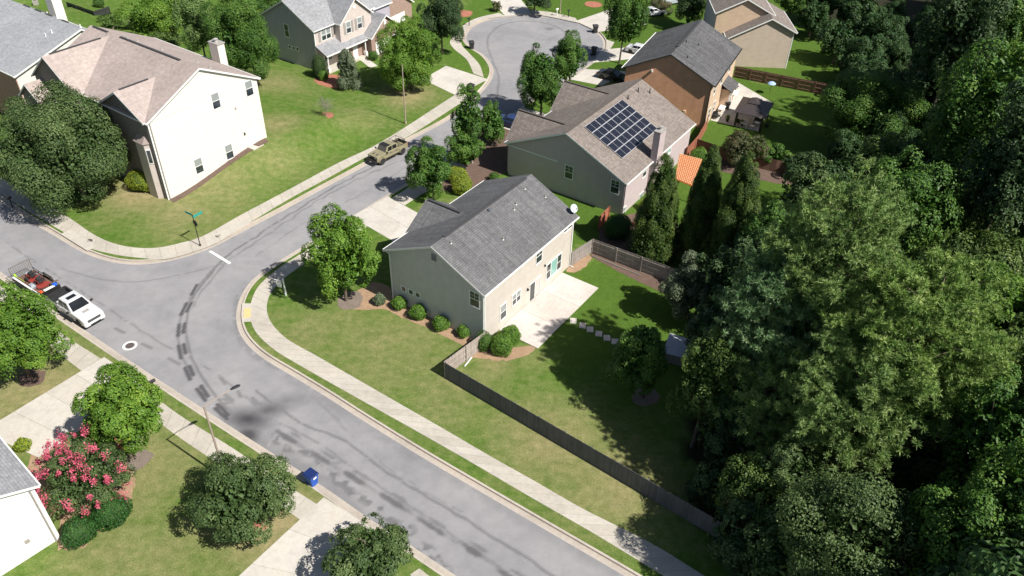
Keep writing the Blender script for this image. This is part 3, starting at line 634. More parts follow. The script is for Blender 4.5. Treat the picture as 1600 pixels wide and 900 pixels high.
class House:
    def __init__(s, name, v, label, cat='house', group=None):
        s.cx, s.cy, th, s.W, s.L, s.z0, s.he, s.hr = v
        t = math.radians(th); s.a = np.array([math.cos(t), math.sin(t), 0]); s.b = np.array([s.a[1], -s.a[0], 0]); s.o = np.array([s.cx, s.cy, 0])
        s.M = np.array([s.b, s.a, [0, 0, 1]]); s.rz = t - math.pi / 2
        s.e = empty(name, (s.cx, s.cy, 0), s.rz, label, cat, group)
        s.ze = s.z0 + s.he; s.zr = s.ze + s.hr
    def ray(s, px):
        d = RC.T @ np.array([(px[0] - 800) / FPX, (px[1] - 450) / FPX, 1]); return s.M @ (np.array([0, 0, CH]) - s.o), s.M @ d
    def hit(s, px, ax, c):   # where the sight line meets the wall plane local axis = c
        o, d = s.ray(px); t = (c - o[ax]) / d[ax]; return o + t * d
    def w(s, q): return s.o + s.b * q[0] + s.a * q[1] + np.array([0, 0, q[2]])
    # gabled body. axis 'x': ridge runs along local x
    def body(s, x0, x1, y0, y1, zb, ze, zr, axis, wall, name='wall', peak=.5):
        mb = MB()
        if axis == 'x': ym = y0 + (y1 - y0) * peak; mb.extr([(x0, y0, zb), (x0, y0, ze), (x0, ym, zr), (x0, y1, ze if peak == .5 else s_lo(ze, zr, y0, ym, y1)), (x0, y1, zb)], (x1 - x0, 0, 0))
        else: xm = x0 + (x1 - x0) * peak; mb.extr([(x0, y0, zb), (x1, y0, zb), (x1, y0, ze), (xm, y0, zr), (x0, y0, ze)], (0, y1 - y0, 0))
        return mb.build(name, MAT[wall], s.e)
    def gable(s, x0, x1, y0, y1, ze, zr, axis, roof, o=.35, eo=.35, th=.16, lift=.05, name='roof', trim=True, ends=(1, 1), peak=.5, zlow=None):
        """two roof planes with real thickness, fascia and rake boards"""
        mb = MB(); tr = MB(); U = (lambda u, v, z: (u, v, z)) if axis == 'x' else (lambda u, v, z: (v, u, z))
        u0, u1, v0, v1 = (x0, x1, y0, y1) if axis == 'x' else (y0, y1, x0, x1)
        a0, a1 = u0 - o * ends[0], u1 + o * ends[1]; vm = v0 + (v1 - v0) * peak
        k0 = (zr - ze) / (vm - v0); z1e = ze if zlow is None else zlow; k1 = (zr - z1e) / (v1 - vm)
        for (ve, k, sg, zb) in ((v0, k0, -1, ze), (v1, k1, 1, z1e)):
            vo = ve + sg * eo; zo = zb - k * eo + lift; zt = zr + lift
            w_ = math.hypot(vo - vm, zt - zo)
            top = [U(a0, vm, zt), U(a1, vm, zt), U(a1, vo, zo), U(a0, vo, zo)]
            bot = [(p[0], p[1], p[2] - th) for p in top]
            uv = [(a0, 0), (a1, 0), (a1, w_), (a0, w_)]
            fs = [(0, 1, 2, 3), (7, 6, 5, 4), (0, 4, 5, 1), (1, 5, 6, 2), (2, 6, 7, 3), (3, 7, 4, 0)]
            P0, P1, P2 = [Vector(p) for p in top[:3]]
            if (P1 - P0).cross(P2 - P0).z < 0: fs = [f[::-1] for f in fs]; u_top = uv[::-1]
            else: u_top = uv
            mb.add(top + bot, fs, [u_top] + [[(0, 0)] * 4] * 5)
            if trim:
                # eave fascia + gutter
                c = U((a0 + a1) / 2, vo + sg * .035, zo - .075); d = (a1 - a0, .11, .13) if axis == 'x' else (.11, a1 - a0, .13); tr.box(c, d)
                for i_, aa in enumerate((a0, a1)):
                    if not ends[i_]: continue
                    n_ = -1 if i_ == 0 else 1
                    q = [U(aa + n_ * .004, vm, zt - .03), U(aa + n_ * .004, vo, zo - .03), U(aa + n_ * .004, vo, zo - .23), U(aa + n_ * .004, vm, zt - .23)]
                    tr.extr(q, U(n_ * .03, 0, 0))
        r = mb.build(name, MAT[roof], s.e)
        if trim: tr.build('fascia', MAT['white'], s.e)
        return r
    def window(s, wall, c, u, z, w, h, style='sash', frame=.09, glass='glass', blind=0., name='window'):
        """wall: 'x' plane local x=c (faces -x) or 'y' plane y=c (faces -y); u along the wall"""
        f = MB(); p = MB(); bl = MB()
        def B(mb, u0, u1, z0, z1, d0, d1):
            if wall == 'x': mb.bb(c - d1, c - d0, u0, u1, z0, z1)
            else: mb.bb(u0, u1, c - d1, c - d0, z0, z1)
        u0, u1, z0, z1 = u - w / 2, u + w / 2, z - h / 2, z + h / 2
        B(f, u0 - frame, u0, z0 - frame, z1 + frame, -.05, .05); B(f, u1, u1 + frame, z0 - frame, z1 + frame, -.05, .05)
        B(f, u0, u1, z1, z1 + frame, -.05, .048); B(f, u0, u1, z0 - frame, z0, -.05, .07)
        if style == 'sash': B(f, u0, u1, z - .03, z + .03, -.02, .035)
        if style == 'double':
            B(f, u - .06, u + .06, z0, z1, -.02, .045); B(f, u0, u1, z - .025, z + .025, -.02, .035)
        if style == 'slide': B(f, u - .04, u + .04, z0, z1, -.02, .035)
        if style == 'grid':
            B(f, u0, u1, z - .03, z + .03, -.02, .035); B(f, u - .012, u + .012, z, z1, -.02, .03); B(f, u0, u1, z + h * .25 - .01, z + h * .25 + .01, -.02, .028)
        if style == 'triple':
            for k in (-1, 1): B(f, u + k * w * .22 - .05, u + k * w * .22 + .05, z0, z1, -.02, .045)
            for k in (-1, 1): B(f, u + k * w * .37 - w * .13, u + k * w * .37 + w * .12, z - .025, z + .025, -.02, .035)
        if style == 'door': B(f, u0 + .12, u1 - .12, z0 + .9, z0 + .97, -.02, .03)
        fo = f.build(name, MAT['white'], s.e)
        zb = z1 - h * blind
        if blind < 1: B(p, u0 + .002, u1 - .002, z0 + .002, zb, -.02, .015); p.build('pane', MAT[glass], fo)
        if blind > 0: B(bl, u0 + .002, u1 - .002, zb, z1 - .002, -.02, .018); bl.build('blind', MAT['blind'], fo)
        return fo
    def win_px(s, wall, c, px, w, h, **k):
        q = s.hit(px, 0 if wall == 'x' else 1, c); return s.window(wall, c, q[1] if wall == 'x' else q[0], q[2], w, h, **k)
    def part(s, name, mat, fn, **k):
        mb = MB(); fn(mb); return mb.build(name, MAT[mat], s.e, **k)
    def corner_boards(s, pts, z0, z1, mat='white', w=.1, name='corner_board'):
        for x, y in pts:
            sx = -1 if x <= s.L / 2 else 1; sy = -1 if y <= s.W / 2 else 1
            mb = MB(); zz = z1
            mb.bb(x - sx * w, x + sx * .025, y + sy * .001, y + sy * .026, z0, zz); mb.bb(x + sx * .001, x + sx * .026, y - sy * w, y + sy * .001, z0, zz)
            mb.build(name, MAT[mat], s.e)
    def vent(s, x, y, z, h=.3, r=.06, mat='white', name='roof_vent', tilt=0):
        mb = MB(); mb.tube((x, y, z - .15), (x, y, z + h), r, r, 8); mb.lathe([(r * 2.6, 0), (r * 1.3, .06)], (x, y, z - .02), 10)
        return mb.build(name, MAT[mat], s.e)
def s_lo(ze, zr, y0, ym, y1): return zr - (zr - ze) * (y1 - ym) / (ym - y0)
def roof_z(h, y): return h.ze + h.hr * (1 - abs(y - h.W / 2) / (h.W / 2)) + .06

# ---- grey-roofed house with the patio in the middle
T = House('house', [-2.4, 53.4, 146.17, 10.76, 14.78, .11, 6.0, 2.59], 'beige two storey house with dark grey shingle roof and concrete patio behind')
mb = MB()
# gable body; the rear (y=0) wall is beige, the gable ends the same siding greyed for shade, in their own mesh 3 mm proud
T.body(.006, T.L - .006, 0, T.W, -.1, T.ze, T.zr, 'x', 'sid_beige', 'wall')
T.part('side_wall', 'sid_grey', lambda m: (m.extr([(0, .004, -.1), (0, .004, T.ze - .002), (0, T.W / 2, T.zr - .004), (0, T.W - .004, T.ze - .002), (0, T.W - .004, -.1)], (-.02, 0, 0)),))
T.part('side_wall', 'sid_grey', lambda m: m.extr([(T.L, .004, -.1), (T.L, .004, T.ze - .002), (T.L, T.W / 2, T.zr - .004), (T.L, T.W - .004, T.ze - .002), (T.L, T.W - .004, -.1)], (.02, 0, 0)))
T.gable(0, T.L, 0, T.W, T.ze, T.zr, 'x', 'roof_grey')
T.body(3.3, 9.2, 8, 11.0, -.1, 6.08, 8.0, 'y', 'sid_beige', 'front_wall')
T.gable(3.3, 9.2, 7.0, 11.0, 6.08, 8.0, 'y', 'roof_grey', ends=(0, 1), name='front_gable_roof')
T.part('ridge_vent', 'flash', lambda m: m.bb(1.4, 14.2, T.W / 2 - .16, T.W / 2 + .16, T.zr + .0, T.zr + .12), bevel=.02)
T.part('ridge_vent', 'flash', lambda m: m.bb(6.25 - .14, 6.25 + .14, 7.3, 11.1, 8.0, 8.13), bevel=.02)
T.part('front_roof_edge', 'white', lambda m: m.bb(-.36, 3.2, 11.13, 11.2, 5.74, 5.83))
T.corner_boards([(-.02, 0), (-.02, T.W), (T.L + .02, 0)], -.1, 5.9)
for px in ((631, 451), (642.4, 456), (653, 460.6)): T.win_px('x', -.02, px, .46, .46, style='none', frame=.1, glass='glass')
T.win_px('x', -.02, (741.7, 467.7), .95, 1.55, style='grid', frame=.1)
T.part('gable_louvre', 'shutter', lambda m: [m.bb(-.06, -.02, 5.1, 5.65, 7.0, 7.7)] + [m.box((-.07, 5.375, 7.06 + .09 * i), (.05, .5, .03), rot=Matrix.Rotation(.5, 3, 'Y')) for i in range(7)])
T.win_px('y', 0, (842, 399.6), .95, 1.5, style='grid', frame=.09)
T.win_px('y', 0, (887, 355.5), 1.5, .55, style='slide', frame=.08)
T.win_px('y', 0, (786, 486.6), .85, 1.6, style='sash', blind=.5)
T.win_px('y', 0, (806.5, 465), 1.25, 1.2, style='double', blind=.5)
MAT['aqua'] = m_blind('aqua_blind', (.30, .55, .50)); MAT['pale_blind'] = m_blind('pale_blind', (.62, .60, .57))
# triple window with an aqua blind in the middle
q = T.hit((865, 417), 1, 0); wo = T.window('y', 0, q[0], q[2] + .05, 2.6, 1.75, style='triple', frame=.1, blind=.0)
MB().bb(q[0] - .5, q[0] + .5, -.03, .0, q[2] - .78, q[2] + .88).build('blind', MAT['aqua'], wo)
# sliding door
q = T.hit((835.5, 451), 1, 0); d = T.window('y', 0, q[0], 1.22, 1.75, 2.05, style='slide', frame=.09, name='patio_door')
MB().bb(q[0] - .02 + .06, q[0] + .85, -.03, 0, .25, 2.2).build('blind', MAT['pale_blind'], d)
MB().bb(q[0] - .98, q[0] + .98, -.2, 0, .12, .16).build('door_sill', MAT['concrete'], d)
for x in (q[0] - 1.35,): T.part('wall_lamp', 'black', lambda m: (m.bb(x - .05, x + .05, -.08, 0, 1.85, 2.15), m.lathe([(.03, 0), (.08, .05), (.08, .2), (.03, .26)], (x, -.14, 1.9), 8)))
T.part('wall_lamp', 'black', lambda m: (m.lathe([(.03, 0), (.08, .05), (.08, .2), (.03, .26)], (9.75, -.1, 3.0), 8), m.bb(9.7, 9.8, -.1, 0, 3.05, 3.2)))
T.part('drainpipe', 'white', lambda m: (m.tube((14.6, -.07, .2), (14.6, -.07, 5.6), .045), m.tube((14.6, -.07, .25), (14.7, -.5, .18), .045), m.tube((14.6, -.07, 5.6), (14.6, -.36, 5.85), .045)))
T.part('drainpipe', 'white', lambda m: (m.tube((.1, -.07, .2), (.1, -.07, 5.6), .045), m.tube((.1, -.07, 5.6), (.1, -.36, 5.8), .045)))
T.part('drainpipe', 'white', lambda m: (m.tube((-.08, T.W - .15, .2), (-.08, T.W - .15, 5.5), .045), m.tube((-.08, T.W - .15, 5.5), (-.2, T.W + .3, 5.8), .045)))
for x, y, h in ((7.5, 4.9, .22), (10.5, 3.95, .35), (9.8, 3.7, .32), (5.97, 2.24, .3), (1.43, 4.6, .3), (12.9, 4.6, .2), (14.0, 2.9, .25)):
    T.vent(x, y, roof_z(T, y), h * .8, .045, 'galv')
T.part('roof_cap', 'chrome', lambda m: m.lathe([(.16, 0), (.16, .16), (.2, .18), (.03, .26)], (7.5, 4.85, roof_z(T, 4.9)), 12))
T.part('gas_meter', 'galv', lambda m: (m.bb(-.25, -.03, 6.1, 6.4, .6, .95), m.tube((-.12, 6.25, .1), (-.12, 6.25, .6), .03)))
# satellite dish
def dish():
    q = T.w((15.0, .3, roof_z(T, .3))); e = empty('satellite_dish', q, T.rz, 'pale grey satellite dish on the eave corner of the grey roof', 'satellite dish')
    MB().path([(0, 0, -.05), (0, 0, .35), (-.1, -.1, .5)], .025).build('mast', MAT['galv'], e)
    R = Vector((-.35, -.75, .55)).to_track_quat('Z', 'Y'); m = MB(); prof = [(.02, -.0), (.15, .012), (.28, .045), (.38, .085), (.385, .1), (.28, .06), (.15, .027), (.02, .015)]
    n = 24; vs = []
    for r, z in prof:
        for i in range(n): t = 2 * math.pi * i / n; vs.append(R @ Vector((r * math.cos(t), r * 1.1 * math.sin(t), z)) + Vector((-.12, -.12, .55)))
    m.add(vs, [(j * n + i, j * n + (i + 1) % n, (j + 1) * n + (i + 1) % n, (j + 1) * n + i) for j in range(len(prof) - 1) for i in range(n)]); m.build('reflector', m_plain('dish_grey', (.55, .6, .63), .35, .04), e, smooth=True)
    a = R @ Vector((0, -.35, .05)) + Vector((-.12, -.12, .55)); b = R @ Vector((0, -.08, .5)) + Vector((-.12, -.12, .55))
    MB().tube(a, b, .015).box(b, (.09, .09, .14)).build('feed_arm', MAT['galv'], e)
dish()
# patio
pq = [T.w((x, y, 0))[:2] for x, y in ((13.2, -.03), (13.2, -4.25), (2.3, -4.3), (2.3, -.03))]
o = quadgrid('patio', 'patio', [pq[3], pq[0], pq[1], pq[2]], 3, 1, dz=.09, world=True, tones=[.0, .22, .0], gap=.02, thick=.2)
oo = quadgrid('patio', 'patio', [T.w((2.3, -4.31, 0))[:2], T.w((13.2, -4.26, 0))[:2], T.w((13.2, -5.3, 0))[:2], T.w((2.3, -5.3, 0))[:2]], 3, 1, dz=.09, world=True, tones=[.12], gap=.0, thick=.2) if False else None
sst = None
for i, (px, py) in enumerate(((895.7, 501.5), (910.3, 509.1), (922, 515), (935.6, 521.8), (948.3, 528.3), (961, 534))):
    lab = ['first pale square stepping stone beside the patio edge', 'second stepping stone out from the patio', 'third stepping stone out from the patio, still in full sun', 'fourth stepping stone out from the patio, half in tree shade', 'fifth stepping stone out from the patio, in dark shade', 'last stepping stone of the row, furthest from the patio in shade'][i]
    c = G(px, py); o = MB().box((0, 0, .02), (.75, .62, .09)).build('stepping_stone', MAT['patio'], loc=(c[0], c[1], c[2]), rz=T.rz + .5 + .05 * (-1) ** i, bevel=.015)
    tag(o, lab, 'paving stone', 'stepping stones in the back lawn')
# ---- house with solar panels
S = House('house', [11.93, 75.37, 146.88, 15.28, 17.44, .13, 4.44, 3.54], 'taupe house with brown grey roof carrying an array of solar panels')
S.body(0, S.L, 0, S.W, -.1, S.ze, S.zr, 'x', 'sid_taupe')
S.gable(0, S.L, 0, S.W, S.ze, S.zr, 'x', 'roof_brown')
S.corner_boards([(0, 0)], -.1, 4.3, 'sid_taupe')
for x0, x1 in ((.42, 5.5), (10.3, 16.2)):
    S.body(x0, x1, 9.5, 15.7, -.1, 4.5, 7.22, 'y', 'sid_taupe', 'front_wing_wall')
    S.gable(x0, x1, 8.6, 15.6, 4.5, 7.22, 'y', 'roof_brown', ends=(0, 1), name='front_wing_roof')
    S.part('ridge_cap', 'roof_brown', lambda m: m.bb((x0 + x1) / 2 - .12, (x0 + x1) / 2 + .12, 9.3, 15.95, 7.2, 7.32))
S.part('ridge_cap', 'roof_brown', lambda m: m.bb(-.3, S.L + .3, S.W / 2 - .14, S.W / 2 + .14, S.zr + .0, S.zr + .09))
S.win_px('x', 0, (889, 269), .95, 1.55, style='grid'); S.win_px('x', 0, (961, 292), .95, 1.55, style='grid')
S.win_px('y', 0, (1007, 268), .85, 1.3, style='sash', blind=.45); S.win_px('y', 0, (1001, 310), .9, 1.4, style='sash', blind=.5)
S.win_px('y', 0, (974.5, 331), .6, 1.2, style='sash', blind=.5); S.win_px('y', 0, (1046, 232), .8, 1.2, style='sash', glass='aqua')
S.part('chimney', 'sid_taupe', lambda m: m.bb(6.0, 7.5, -.75, 0, -.1, 8.0))
S.part('chimney_cap', 'galv', lambda m: (m.bb(5.93, 7.57, -.82, .07, 8.0, 8.1), m.lathe([(.15, 0), (.15, .3), (.26, .32), (.26, .38), (.05, .42)], (6.75, -.38, 8.1), 12)))
# the flue is above the roof too: chimney body continues over the eave
S.part('chimney_top', 'sid_taupe', lambda m: m.bb(6.01, 7.49, 0, .05, 4.6, 8.0))
MAT['solar'] = None
def m_solar():
    m, nt, b, nn, ll = newmat('solar_cells'); tc = nn.new('ShaderNodeTexCoord')
    bt = N(nt, 'ShaderNodeTexBrick', Scale=1.0); bt.offset = 0; bt.inputs['Color1'].default_value = (.006, .008, .018, 1); bt.inputs['Color2'].default_value = (.008, .010, .022, 1); bt.inputs['Mortar'].default_value = (.06, .065, .08, 1)
    bt.inputs['Brick Width'].default_value = .27; bt.inputs['Row Height'].default_value = .19; bt.inputs['Mortar Size'].default_value = .012
    ll.new(tc.outputs['UV'], bt.inputs['Vector']); ll.new(bt.outputs['Color'], b.inputs['Base Color']); b.inputs['Roughness'].default_value = .3; b.inputs['Specular IOR Level'].default_value = .35; return m
MAT['solar'] = m_solar(); MAT['alu'] = m_plain('aluminium_frame', (.62, .63, .65), .35, .03, metal=.4)
k = S.hr / (S.W / 2); cs_ = 1 / math.hypot(1, k)
x0, x1, y0, y1 = 2.5, 11.42, 6.88, 1.85
def rp(x, y, dz): return (x, y, S.ze + k * y + .06 + dz)
for i in range(4):
    for j in range(5):
        xa, xb = x0 + (x1 - x0) * i / 4, x0 + (x1 - x0) * (i + 1) / 4; ya, yb = y0 + (y1 - y0) * j / 5, y0 + (y1 - y0) * (j + 1) / 5; g_ = .012
        fr = MB(); q = [rp(xa + g_, ya - g_, .12), rp(xb - g_, ya - g_, .12), rp(xb - g_, yb + g_, .12), rp(xa + g_, yb + g_, .12)]; fr.extr([(p[0], p[1], p[2] - .05) for p in q], (0, 0, .05)); fo = fr.build('solar_panel', MAT['alu'], S.e)
        ce = MB()
        for h_ in (0, 1):
            xc, xd = xa + .05 + (xb - xa - .1) * h_ / 2 + (.018 if h_ else 0), xa + .05 + (xb - xa - .1) * (h_ + 1) / 2 - (0 if h_ else .018)
            v = [rp(xc, ya - .045, .124), rp(xd, ya - .045, .124), rp(xd, yb + .045, .124), rp(xc, yb + .045, .124)]
            ce.add(v[::-1], [(0, 1, 2, 3)], [[(xc - xa, 0), (xd - xa, 0), (xd - xa, 1.0), (xc - xa, 1.0)][::-1]])
        ce.build('cell_sheet', MAT['solar'], fo)
for x, y, h in ((12.46, 6.64, .45), (15.06, 6.6, .55), (16.5, 5.7, .55)): S.vent(x, y, S.ze + k * y + .06, h, .07, 'darkplastic')
S.part('drainpipe', 'darkplastic', lambda m: m.tube((.05, -.07, .1), (.05, -.07, 4.4), .05))
# ---- brown house
B = House('house', [24.95, 97.45, 155.17, 11.69, 14.24, .11, 6.37, 2.83], 'rust brown clapboard house with charcoal roof next to the black gazebo')
B.body(.006, B.L - .006, 0, B.W, -.1, B.ze, B.zr, 'x', 'sid_tan')
B.part('side_wall', 'sid_rust', lambda m: m.extr([(0, .004, -.1), (0, .004, B.ze - .002), (0, B.W / 2, B.zr - .004), (0, B.W - .004, B.ze - .002), (0, B.W - .004, -.1)], (-.02, 0, 0)))
B.gable(0, B.L, 0, B.W, B.ze, B.zr, 'x', 'roof_dark', o=.3, eo=.45, trim=False)
B.part('gutter', 'darkplastic', lambda m: (m.bb(-.3, B.L + .3, -.58, -.44, B.ze - .28, B.ze - .15),))
B.part('gutter', 'white', lambda m: (m.bb(-.3, B.L + .3, B.W + .44, B.W + .56, B.ze - .28, B.ze - .15),))
B.part('ridge_vent', 'flash', lambda m: m.bb(2.6, B.L - .2, B.W / 2 - .15, B.W / 2 + .15, B.zr + .02, B.zr + .14))
for px in ((1074, 91), (1091, 71.5), (1072, 66)):
    o_, d_ = B.ray(px); kk = B.hr / (B.W / 2); t_ = (B.ze - (o_[2] - kk * o_[1])) / (d_[2] - kk * d_[1]); q = o_ + t_ * d_
    B.vent(q[0], q[1], q[2] + .04, .3, .06, 'darkplastic')
B.part('wall_lamp', 'white', lambda m: m.bb(-.2, -.02, 8.0, 8.2, 6.45, 6.75)); B.part('wall_lamp', 'sid_tan', lambda m: m.bb(-.25, -.02, 2.8, 3.1, 1.8, 2.15))
for u, z in ((2.2, 4.9), (6.0, 4.9), (10.5, 4.9)): B.window('y', 0, u, z, .9, 1.4, style='sash', blind=.4)
for u, z in ((1.5, 1.7), (4.0, 1.7)): B.window('y', 0, u, z, .9, 1.4, style='sash', glass='glass')
B.window('y', -1.2, 8.4, 1.45, 1.5, 1.9, style='double', glass='glass', name='bay_window')
B.part('bay_wall', 'sid_tan', lambda m: m.bb(7.4, 10.4, -1.19, 0, -.1, 2.9))
B.part('bay_roof', 'roof_dark', lambda m: m.add([(7.0, -1.6, 2.85), (10.7, -1.6, 2.85), (10.7, .0, 3.7), (7.0, .0, 3.7), (7.0, -1.6, 2.73), (10.7, -1.6, 2.73), (10.7, .0, 3.58), (7.0, .0, 3.58)], [(0, 1, 2, 3), (7, 6, 5, 4), (0, 4, 5, 1), (1, 5, 6, 2), (3, 7, 4, 0)], [[(0, 0), (4.8, 0), (4.8, 2.5), (0, 2.5)]] + [[(0, 0)] * 4] * 4))
B.part('drainpipe', 'darkplastic', lambda m: m.tube((-.06, .06, .1), (-.06, .06, 6.2), .05))
# ---- sand coloured house at the top
Eh = House('house', [41.3, 119.0, 178, 10.0, 16, .1, 6.0, 1.85], 'sand coloured house with brown roof behind the brown picket fence')
Eh.part('wall', 'sid_sand', lambda m: m.extr([(0, 0, -.1), (0, 0, 6.0), (0, 3.74, 7.8), (0, 9.6, 4.7), (0, 9.6, -.1)], (9, 0, 0)))
Eh.gable(0, 9, 0, 9.6, 6.0, 7.8, 'x', 'roof_brown', peak=3.74 / 9.6, zlow=4.7)
Eh.body(2.3, 12, 3.2, 11.5, -.1, 7.7, 9.8, 'x', 'sid_tan', 'upper_wall'); Eh.gable(2.3, 12, 3.2, 11.5, 7.7, 9.8, 'x', 'roof_brown', name='upper_roof')
Eh.part('shaded_wall', 'sid_blue', lambda m: m.bb(2.35, 12, 11.5, 11.53, -.1, 7.5))  # darker siding sheet, the shadow side is put into its colour
Eh.corner_boards([(0, 0)], -.1, 5.8)
# ---- large pale house at the left
W = House('house', [-30.5, 87.8, 235.5, 14.4, 19.8, 2.0, 7.75, 3.5], 'large cream sided house with tan roof and brick front by the corner')
W.part('wall', 'sid_cream', lambda m: m.extr([(0, 0, .1), (0, 0, W.ze), (0, 7.2, W.zr), (0, 14.38, W.ze), (0, 14.38, -.6)], (W.L, 0, 0)))
W.part('brick_front', 'brickdark', lambda m: (m.bb(.12, W.L, 14.385, 14.5, -.6, 9.6),))
W.gable(0, W.L, 0, W.W, W.ze, W.zr, 'x', 'roof_tan', o=.25)
W.body(0.3, 7.9, 9.0, 14.55, -.6, 9.75, 11.9, 'y', 'brickdark', 'front_wing_wall'); W.gable(0.3, 7.9, 9.3, 14.6, 9.75, 11.95, 'y', 'roof_tan', ends=(0, 1), eo=.26, name='front_wing_roof')
W.body(11.9, 19.7, 8.0, 15.4, -.6, 10.0, 13.1, 'y', 'brickdark', 'front_wing_wall'); W.gable(11.8, 19.8, 7.4, 15.3, 10.0, 13.1, 'y', 'roof_tan', ends=(0, 1), eo=.3, name='front_wing_roof')
W.body(16.0, 20.2, 14.0, 17.2, -.6, 8.2, 9.9, 'y', 'brickdark', 'porch_wall'); W.gable(16.0, 20.2, 14.5, 17.2, 8.2, 9.9, 'y', 'roof_tan', ends=(0, 1), eo=.3, name='porch_roof')
W.part('chimney', 'sid_cream', lambda m: m.bb(6.3, 7.9, -1.0, -.01, 1.5, 12.0)); W.part('chimney_cap', 'galv', lambda m: (m.bb(6.2, 8.0, -1.1, .06, 12.0, 12.12), m.lathe([(.2, 0), (.2, .35), (.32, .38), (.05, .5)], (7.1, -.5, 12.1), 12)))
for px, bl in (((337, 157.5), .5), ((389, 138), .5), ((310.5, 259), .5), ((358, 237), .5)): W.win_px('x', 0, px, .95, 1.75, style='sash', blind=bl, frame=.1)
q = W.hit((394, 221), 0, 0); W.window('x', 0, q[1], 2.95, .95, 2.0, style='none', glass='white', name='side_door', frame=.06)
W.part('side_step', 'concrete', lambda m: m.bb(-1.1, 0, q[1] - .8, q[1] + .8, 1.3, 1.95))
W.part('wall_lamp', 'black', lambda m: m.bb(-.15, 0, q[1] + .8, q[1] + .95, 3.6, 3.9)); W.part('wall_vent', 'shutter', lambda m: m.bb(-.06, 0, 3.5, 3.7, 7.0, 7.3))
W.corner_boards([(0, 14.5)], -.4, 9.5, 'white', .12)
W.part('drainpipe', 'shutter', lambda m: m.tube((-.08, 14.3, .2), (-.08, 14.3, 9.4), .06))
# bay on the brick front near the corner
W.part('bay_wall', 'sid_pale', lambda m: m.prism([(.7, 14.5), (1.1, 15.0), (2.6, 15.0), (3.0, 14.5)], -.2, 6.9))
W.part('bay_roof', 'roof_tan', lambda m: m.add([(.55, 14.5, 6.9), (1.0, 15.15, 6.9), (2.7, 15.15, 6.9), (3.15, 14.5, 6.9), (1.2, 14.5, 7.7), (2.5, 14.5, 7.7)], [(0, 4, 1), (1, 4, 5, 2), (2, 5, 3), (0, 1, 2, 3)]))
W.part('bay_window', 'white', lambda m: m.box((.88, 14.77, 5.4), (.08, .5, 1.7), rz=-.675)); W.part('bay_pane', 'glass', lambda m: m.box((.87, 14.775, 5.4), (.09, .38, 1.5), rz=-.675))
k = W.hr / 7.2
for x, y in ((14.0, 6.4), (12.8, 6.0), (9.0, 5.5), (4.0, 4.5), (.8, 5.2)): W.vent(x, y, W.ze + k * y + .06, .35, .07, 'galv')
W.part('ridge_vent', 'flash', lambda m: m.bb(3.0, 14.0, 7.06, 7.34, W.zr + .02, W.zr + .12)); W.part('ridge_vent', 'flash', lambda m: m.bb(15.68, 15.92, 8.6, 14.8, 13.12, 13.2)); W.part('ridge_vent', 'flash', lambda m: m.bb(16.5, 19.4, 7.06, 7.34, W.zr + .02, W.zr + .12))
W.part('ridge_vent', 'flash', lambda m: m.bb(4.0, 4.2, 10.8, 14.3, 12.02, 12.1))
# ---- grey roofed house at the far left
c = W.w((27.6, -4.6, 0))
Gh = House('house', [c[0], c[1], 235.5, 18.9, 20, 1.0, 6.5, 3.1], 'brick house with pale grey roof at the left edge behind the big tree')
Gh.part('wall', 'sid_cream', lambda m: m.extr([(.006, 5, -.8), (.006, 5, 7.5), (.006, 9.45, 10.55), (.006, 18.9, 7.5), (.006, 18.9, -.8)], (20, 0, 0)))
Gh.part('brick_front', 'brickred', lambda m: m.bb(0, Gh.L, Gh.W + .004, Gh.W + .12, -.8, Gh.ze - .1))
Gh.gable(0, Gh.L, 5, Gh.W, 7.5, 10.55, 'x', 'roof_pale', peak=4.45 / 13.9)
Gh.body(12.5, 20.5, 12, Gh.W + 2.2, -.8, 7.2, 9.6, 'y', 'brickred', 'front_wing_wall'); Gh.gable(12.5, 20.5, 11, Gh.W + 2.2, 7.2, 9.6, 'y', 'roof_pale', ends=(0, 1), name='front_wing_roof')
q = Gh.hit((92, 32), 1, 4.4); Gh.part('chimney', 'sid_cream', lambda m: m.bb(q[0] - .9, q[0] + .9, 3.6, 4.95, -.5, 13.5))
Gh.part('ridge_vent', 'flash', lambda m: [m.bb(x, x + 1.3, 9.0, 9.3, 10.4, 10.56) for x in (3.2, 7, 9.6, 12.4)])
k = Gh.hr / (Gh.W / 2)
for x, y, z in ((9.5, 8.4, 9.9), (7.6, 8.2, 9.8), (4.2, 7.2, 9.1), (3.2, 12.4, 9.6), (3.0, 11.6, 9.9)): Gh.vent(x, y, z, .4, .07)
for x in (3, 7): Gh.window('x', 0, Gh.W - 3 if x == 3 else 4, 5.2, .95, 1.5, style='sash', blind=.5)
# ---- blue grey house above the lawn
Fh = House('house', [-29.56, 112.56, 147.25, 10.82, 12.4, .11, 6.3, 3.12], 'blue grey house with covered front porch and shutters at the top of the lawn')
Fh.body(.006, Fh.L, 0, Fh.W, -.1, Fh.ze, Fh.zr, 'x', 'sid_pale')
Fh.part('side_wall', 'sid_blue', lambda m: m.extr([(0, .004, -.1), (0, .004, Fh.ze - .002), (0, Fh.W / 2, Fh.zr - .004), (0, Fh.W - .004, Fh.ze - .002), (0, Fh.W - .004, -.1)], (-.02, 0, 0)))
Fh.gable(0, Fh.L, 0, Fh.W, Fh.ze, Fh.zr, 'x', 'roof_slate', eo=.3)
Fh.body(4.1, 10.9, -1.1, 5.4, -.1, 6.4, 9.25, 'y', 'sid_pale', 'front_gable_wall'); Fh.gable(4.1, 10.9, -1.1, 5.2, 6.4, 9.25, 'y', 'roof_slate', ends=(1, 0), eo=.2, name='front_gable_roof')
